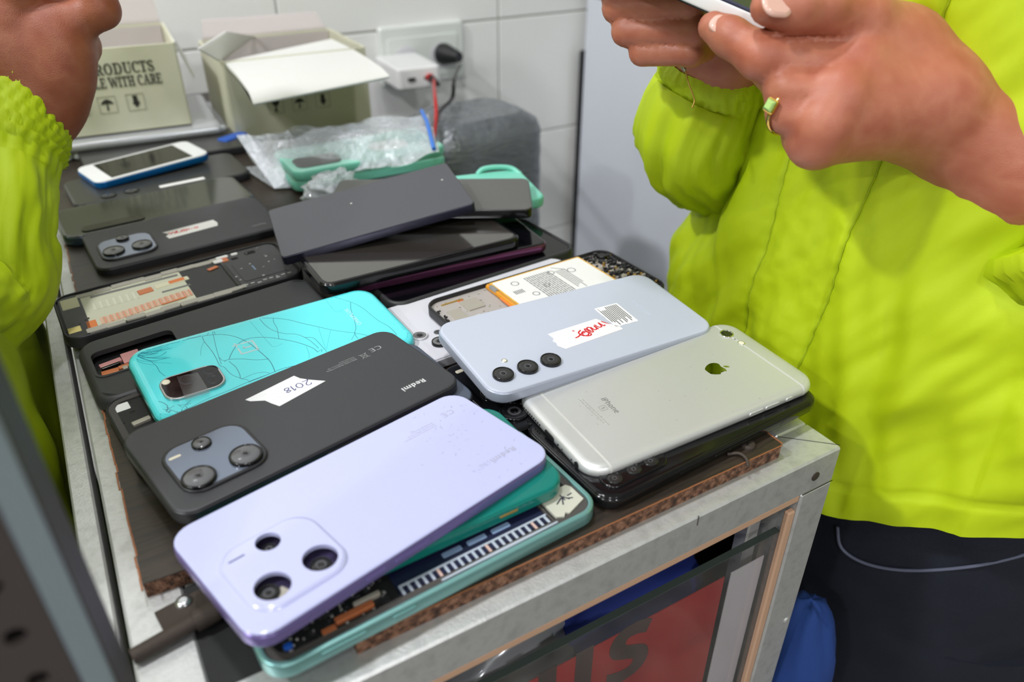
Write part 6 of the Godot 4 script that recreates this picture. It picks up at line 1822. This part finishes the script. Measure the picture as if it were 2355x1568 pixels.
	obj("sleeve", sleeve([Vector3(0.1209, 0.1310, -0.0045), Vector3(0.1395, 0.1143, 0.0091), Vector3(0.1707, 0.0937, 0.0219), Vector3(0.2330, 0.0541, 0.0463), Vector3(0.25, 0.20, 0.15), Vector3(0.22, 0.36, 0.04)], [0.050, 0.058, 0.062, 0.066, 0.066, 0.07], 5, 0.10, 0.030, 90, 110, 3.0, 44.0), M.hi_vis, jacket)
	obj("sleeve", sleeve([Vector3(0.0605, 0.1697, -0.1970), Vector3(0.0643, 0.1468, -0.2027), Vector3(0.0623, 0.1180, -0.2104), Vector3(0.1091, 0.0875, -0.2291), Vector3(0.1964, 0.0731, -0.2494), Vector3(0.20, 0.20, -0.26), Vector3(0.22, 0.36, -0.20)], [0.034, 0.038, 0.045, 0.050, 0.058, 0.062, 0.07], 8, 0.16, 0.020, 110, 110, 3.0, 40.0), M.hi_vis, jacket)
	# ---- jeans and shoes
	var jb := MB.new()
	var hip := [[-0.30, 0.205, -0.090, 0.118, 0.168], [-0.16, 0.205, -0.090, 0.120, 0.170], [-0.02, 0.205, -0.090, 0.116, 0.160], [0.05, 0.205, -0.090, 0.110, 0.150]]
	var hr := []
	for i in 40:
		var y := lerpf(-0.30, 0.05, i / 39.0)
		var q := torso_ring(y, hip)
		var ring := PackedVector3Array()
		for j in 120:
			var a := TAU * j / 120.0
			var dd := 0.004 * f.get_noise_3d(sin(a) * 3.0, y * 30.0, cos(a) * 3.0)
			ring.append(Vector3(q[0] - (q[2] + dd) * sup(cos(a), 0.8), y, q[1] + (q[3] + dd) * sup(sin(a), 0.85)))
		hr.append(ring)
	jb.loft(hr, true, true, true)
	for s in [-1.0, 1.0]:
		jb.tube([Vector3(0.205, -0.22, -0.09 + s * 0.082), Vector3(0.20, -0.45, -0.09 + s * 0.085), Vector3(0.215, -0.65, -0.09 + s * 0.085), Vector3(0.215, -0.765, -0.09 + s * 0.085)], [0.098, 0.080, 0.064, 0.060], 28)
	var jeans := obj("jeans", jb.mesh(), M.denim, p, off)
	var seam := []
	for q in [Vector3(0.1000, -0.1393, -0.0364), Vector3(0.1000, -0.1555, -0.0290), Vector3(0.1000, -0.1564, -0.0103), Vector3(0.1000, -0.1442, 0.0149), Vector3(0.1000, -0.1224, 0.0439), Vector3(0.1000, -0.1037, 0.0642), Vector3(0.1000, -0.0899, 0.0772)]:
		var r := torso_ring(q.y, hip)
		var cz := clampf((q.z - r[1]) / r[3], -0.98, 0.98)
		var ca := pow(1.0 - pow(absf(cz), 1.0 / 0.85 * 2.0), 0.5)
		seam.append(Vector3(r[0] - (r[2] + 0.0025) * pow(ca, 0.8), q.y, q.z))
	obj("pocket_seam", MB.new().tube(curve3(seam, 6), [0.0012], 8).mesh(), M.denim_stitch, jeans)
	for s in [-1.0, 1.0]:
		obj("shoe", MB.new().slab(0.27, 0.095, 0.045, [[0.004, 0.0], [0.0, 0.006], [0.0, 0.024], [0.008, 0.045], [0.022, 0.062]], at(0.165, -0.80, -0.09 + s * 0.085)).mesh(), M.shoe, p, off)
	# ring on the near hand
	var rg := obj("finger_ring", MB.new().lathe([[0.0118, -0.0011], [0.0126, -0.0008], [0.0126, 0.0008], [0.0118, 0.0011]], Transform3D.IDENTITY, 32, false, false).mesh(), M.ring_gold)
	tag(rg, "gold ring with a square green stone on the near hand", "ring")
	var rc := Vector3(-0.0145, 0.1729, -0.0695)
	var ax := (rm - Vector3(-0.0011, 0.1739, -0.0857)).normalized()
	var sdv := ax.cross(Vector3(0.3, 0.3, 0.9)).normalized()
	rg.transform = Transform3D(Basis(sdv, ax, sdv.cross(ax)), rc)
	var st := (Vector3(-0.0309, 0.1781, -0.0679) - rc)
	st = (st - ax * st.dot(ax)).normalized()
	var sb := Basis(ax, st, ax.cross(st))
	obj("stone", MB.new().slab(0.0058, 0.0058, 0.0006, [[0.0008, 0.0], [0.0, 0.0016], [0.0012, 0.0026]]).mesh(), M.ring_stone, rg, rg.transform.affine_inverse() * Transform3D(sb, rc + st * 0.0128))
	obj("setting", MB.new().slab(0.0070, 0.0070, 0.0010, [[0.001, 0.0], [0.0, 0.0010], [0.0, 0.0018]]).mesh(), M.ring_gold, rg, rg.transform.affine_inverse() * Transform3D(sb, rc + st * 0.0116))
	# phone between the hands, held nearly edge on
	var k := Vector3(-0.0048, 0.2044, -0.0881)
	var e1 := (Vector3(-0.0266, 0.2186, -0.1332) - k).normalized()
	var e2 := (Vector3(0.0649, 0.2032, -0.1201) - k)
	e2 = (e2 - e1 * e2.dot(e1)).normalized()
	var up := e2.cross(e1).normalized()
	if up.y < 0.0: up = -up
	var hb := Basis(e1, up, e1.cross(up))
	if hb.z.dot(e2) < 0.0: hb = Basis(-e1, up, (-e1).cross(up))
	var T := 0.0080
	var hc := k + e1 * 0.0735 + e2 * 0.0345
	var hp := thing("smartphone", "white edged phone with deep blue screen held in the standing person's hands", "phone", hc - up * T * 0.5, hb, "phones held by people")
	obj("frame", MB.new().slab(0.149, 0.071, 0.012, [[0.0016, 0.0], [0.0004, 0.0004], [0.0, 0.0014], [0.0, 0.0066], [0.0008, 0.0076]], Transform3D.IDENTITY, 8).mesh(), M.white_gloss, hp)
	obj("back_cover", MB.new().slab(0.147, 0.069, 0.011, [[0.0006, -0.0008], [0.0, -0.0002], [0.0, 0.0002]]).mesh(), M.black_gloss, hp)
	obj("screen", MB.new().slab(0.1470, 0.0690, 0.011, [[0.0, 0.0076], [0.0, 0.0088], [0.0008, 0.0094]], Transform3D.IDENTITY, 8).mesh(), M.navy, hp)
	# probe gripped in the far hand
	var pr := obj("probe_tool", MB.new().tube([Vector3(0.0162, 0.1919, -0.1926), Vector3(0.0072, 0.1758, -0.1753), Vector3(0.0076, 0.1699, -0.1708)], [0.0028, 0.0026, 0.0010], 10).mesh(), M.chrome_soft)
	tag(pr, "thin metal probe with curved wire tip held in the far hand", "probe")
	obj("wire_tip", MB.new().tube(curve3([Vector3(0.0077, 0.1704, -0.1710), Vector3(0.0074, 0.1636, -0.1663), Vector3(0.0077, 0.1586, -0.1625), Vector3(0.0076, 0.1546, -0.1597), Vector3(0.0053, 0.1510, -0.1584)], 6), [0.0006, 0.0006, 0.0005], 6).mesh(), M.gold, pr)
	var bl := obj("blue_bundle", blob(Vector3(0.0403, -0.2647, -0.0134), Vector3(0.030, 0.10, 0.030), 21, 0.12), M.denim_blue)
	bl.position.y = 0.0
	tag(bl, "bright blue cloth bundle standing behind the cabinet leg", "bundle")

func left_person() -> void:
	var p := thing("person", "person in lime hi-vis jacket at the left edge with one hand raised", "person", Vector3(-0.62, -0.80, -0.33))
	var off := Transform3D(Basis.IDENTITY, -p.position)
	var mb := MB.new()
	var W := Vector3(-0.3429, 0.1433, -0.4154); var E := Vector3(-0.3936, 0.0716, -0.3631)
	var im := Vector3(-0.3190, 0.1855, -0.4075); var mm := Vector3(-0.3154, 0.1731, -0.4004); var rm := Vector3(-0.3202, 0.1578, -0.4003); var pm := Vector3(-0.3288, 0.1458, -0.4062)
	flesh(mb, [
		[E, Vector3(-0.3694, 0.1171, -0.3983), 0.032, 0.0285, 0.01], [Vector3(-0.3694, 0.1171, -0.3983), W, 0.0285, 0.0255, 0.01],
		[W, im, 0.0265, 0.0170, 0.014], [W, mm, 0.0265, 0.0170, 0.014], [W, rm, 0.0260, 0.0165, 0.014], [W, pm, 0.0240, 0.0150, 0.014],
		[W, Vector3(-0.3498, 0.1722, -0.4131), 0.024, 0.0210, 0.014], [Vector3(-0.3498, 0.1722, -0.4131), im, 0.020, 0.016, 0.014], [Vector3(-0.3498, 0.1722, -0.4131), Vector3(-0.3426, 0.1944, -0.4086), 0.0200, 0.0150, 0.01], [Vector3(-0.3426, 0.1944, -0.4086), Vector3(-0.3310, 0.2114, -0.4059), 0.0140, 0.0120, 0.005], [Vector3(-0.3310, 0.2114, -0.4059), Vector3(-0.3114, 0.2211, -0.4069), 0.0118, 0.0090, 0.004],
		[im, Vector3(-0.2883, 0.1974, -0.3980), 0.0142, 0.0116, 0.006], [Vector3(-0.2883, 0.1974, -0.3980), Vector3(-0.2881, 0.2158, -0.3975), 0.0112, 0.0100, 0.004], [Vector3(-0.2881, 0.2158, -0.3975), Vector3(-0.2908, 0.2266, -0.4016), 0.0098, 0.0080, 0.004],
		[mm, Vector3(-0.3048, 0.1744, -0.4129), 0.0138, 0.0120, 0.006], [Vector3(-0.3048, 0.1744, -0.4129), Vector3(-0.3009, 0.1790, -0.4619), 0.0114, 0.0100, 0.004], [Vector3(-0.3009, 0.1790, -0.4619), Vector3(-0.3079, 0.1877, -0.4861), 0.0098, 0.0084, 0.004],
		[rm, Vector3(-0.3135, 0.1565, -0.4241), 0.0130, 0.0112, 0.006], [Vector3(-0.3135, 0.1565, -0.4241), Vector3(-0.3100, 0.1638, -0.4699), 0.0108, 0.0096, 0.004],
		[pm, Vector3(-0.3248, 0.1431, -0.4293), 0.0116, 0.0100, 0.006], [Vector3(-0.3248, 0.1431, -0.4293), Vector3(-0.3237, 0.1503, -0.4695), 0.0098, 0.0084, 0.004]], 0.0026)
	mb.tube([Vector3(-0.62, -0.30, -0.33), Vector3(-0.62, 0.10, -0.33), Vector3(-0.62, 0.34, -0.33), Vector3(-0.62, 0.44, -0.33)], [0.11, 0.11, 0.12, 0.05], 20)
	mb.tube([Vector3(-0.60, 0.36, -0.22), Vector3(-0.53, 0.14, -0.20), E], [0.05, 0.046, 0.038], 14)
	obj("body", mb.mesh(), M.skin_tan, p, off)
	var tab := [[-0.30, -0.580, -0.380, 0.190, 0.340], [-0.10, -0.580, -0.380, 0.193, 0.350], [0.06, -0.582, -0.380, 0.192, 0.330], [0.16, -0.600, -0.340, 0.165, 0.220], [0.28, -0.610, -0.330, 0.150, 0.190], [0.38, -0.615, -0.330, 0.10, 0.14], [0.44, -0.615, -0.330, 0.06, 0.07]]
	var f := FastNoiseLite.new()
	f.seed = 17
	f.frequency = 1.0
	f.fractal_octaves = 3
	var rings := []
	for i in 110:
		var y := lerpf(-0.28, 0.44, i / 109.0)
		var q := torso_ring(y, tab)
		var ring := PackedVector3Array()
		for j in 180:
			var a := TAU * j / 180.0
			var dd := 0.006 * f.get_noise_3d(sin(a) * 3.0 + y * 2.0, y * 5.0, cos(a) * 2.0) + 0.003 * f.get_noise_3d(sin(a) * 7.0, y * 14.0, cos(a) * 5.0)
			ring.append(Vector3(q[0] + (q[2] + dd) * sup(cos(a), 0.42), y, q[1] + (q[3] + dd) * sup(sin(a), 0.85)))
		rings.append(ring)
	var jacket := obj("jacket", MB.new().loft(rings, true, true, true).mesh(), M.hi_vis, p, off)
	obj("sleeve", sleeve([Vector3(-0.3497, 0.1487, -0.4207), Vector3(-0.3651, 0.1291, -0.4045), Vector3(-0.3759, 0.1078, -0.3844), Vector3(-0.3843, 0.0851, -0.3536), Vector3(-0.4111, 0.0531, -0.3324), Vector3(-0.52, 0.10, -0.21), Vector3(-0.58, 0.30, -0.24)], [0.0345, 0.0370, 0.0355, 0.0345, 0.0420, 0.0600, 0.075], 27, 0.12, 0.046, 130, 150, 6.0, 34.0), M.hi_vis, jacket)
	var jb := MB.new()
	jb.tube([Vector3(-0.61, -0.42, -0.33), Vector3(-0.61, -0.30, -0.33), Vector3(-0.61, -0.18, -0.33)], [0.15, 0.155, 0.14], 28)
	for s in [-1.0, 1.0]:
		jb.tube([Vector3(-0.61, -0.34, -0.33 + s * 0.080), Vector3(-0.61, -0.55, -0.33 + s * 0.085), Vector3(-0.62, -0.765, -0.33 + s * 0.085)], [0.090, 0.074, 0.060], 24)
	obj("jeans", jb.mesh(), M.denim, p, off)
	for s in [-1.0, 1.0]:
		obj("shoe", MB.new().slab(0.27, 0.095, 0.045, [[0.004, 0.0], [0.0, 0.006], [0.0, 0.024], [0.008, 0.045], [0.022, 0.062]], at(-0.575, -0.80, -0.33 + s * 0.085)).mesh(), M.shoe, p, off)
	# phone in that hand: only its lower edge comes into the picture
	var c := Vector3(-0.3095, 0.2093, -0.4520)
	var ex := (Vector3(-0.2901, 0.2021, -0.4518) - Vector3(-0.3292, 0.1972, -0.4370)).normalized()
	var up := Vector3(-0.25, 0.55, 0.80)
	up = (up - ex * up.dot(ex)).normalized()
	var ph := thing("smartphone", "dark screened phone held in the hand at the left edge", "phone", c, Basis(ex, up, ex.cross(up)), "phones held by people")
	obj("frame", MB.new().slab(0.070, 0.030 + 0.110, 0.010, [[0.0014, 0.0], [0.0, 0.0014], [0.0, 0.0066], [0.001, 0.0076]], at(0.0, 0.0, -0.048)).mesh(), M.dark_frame, ph)
	obj("screen", MB.new().slab(0.068, 0.138, 0.009, [[0.0, 0.0076], [0.0006, 0.0082]], at(0.0, 0.0, -0.048)).mesh(), M.navy, ph)
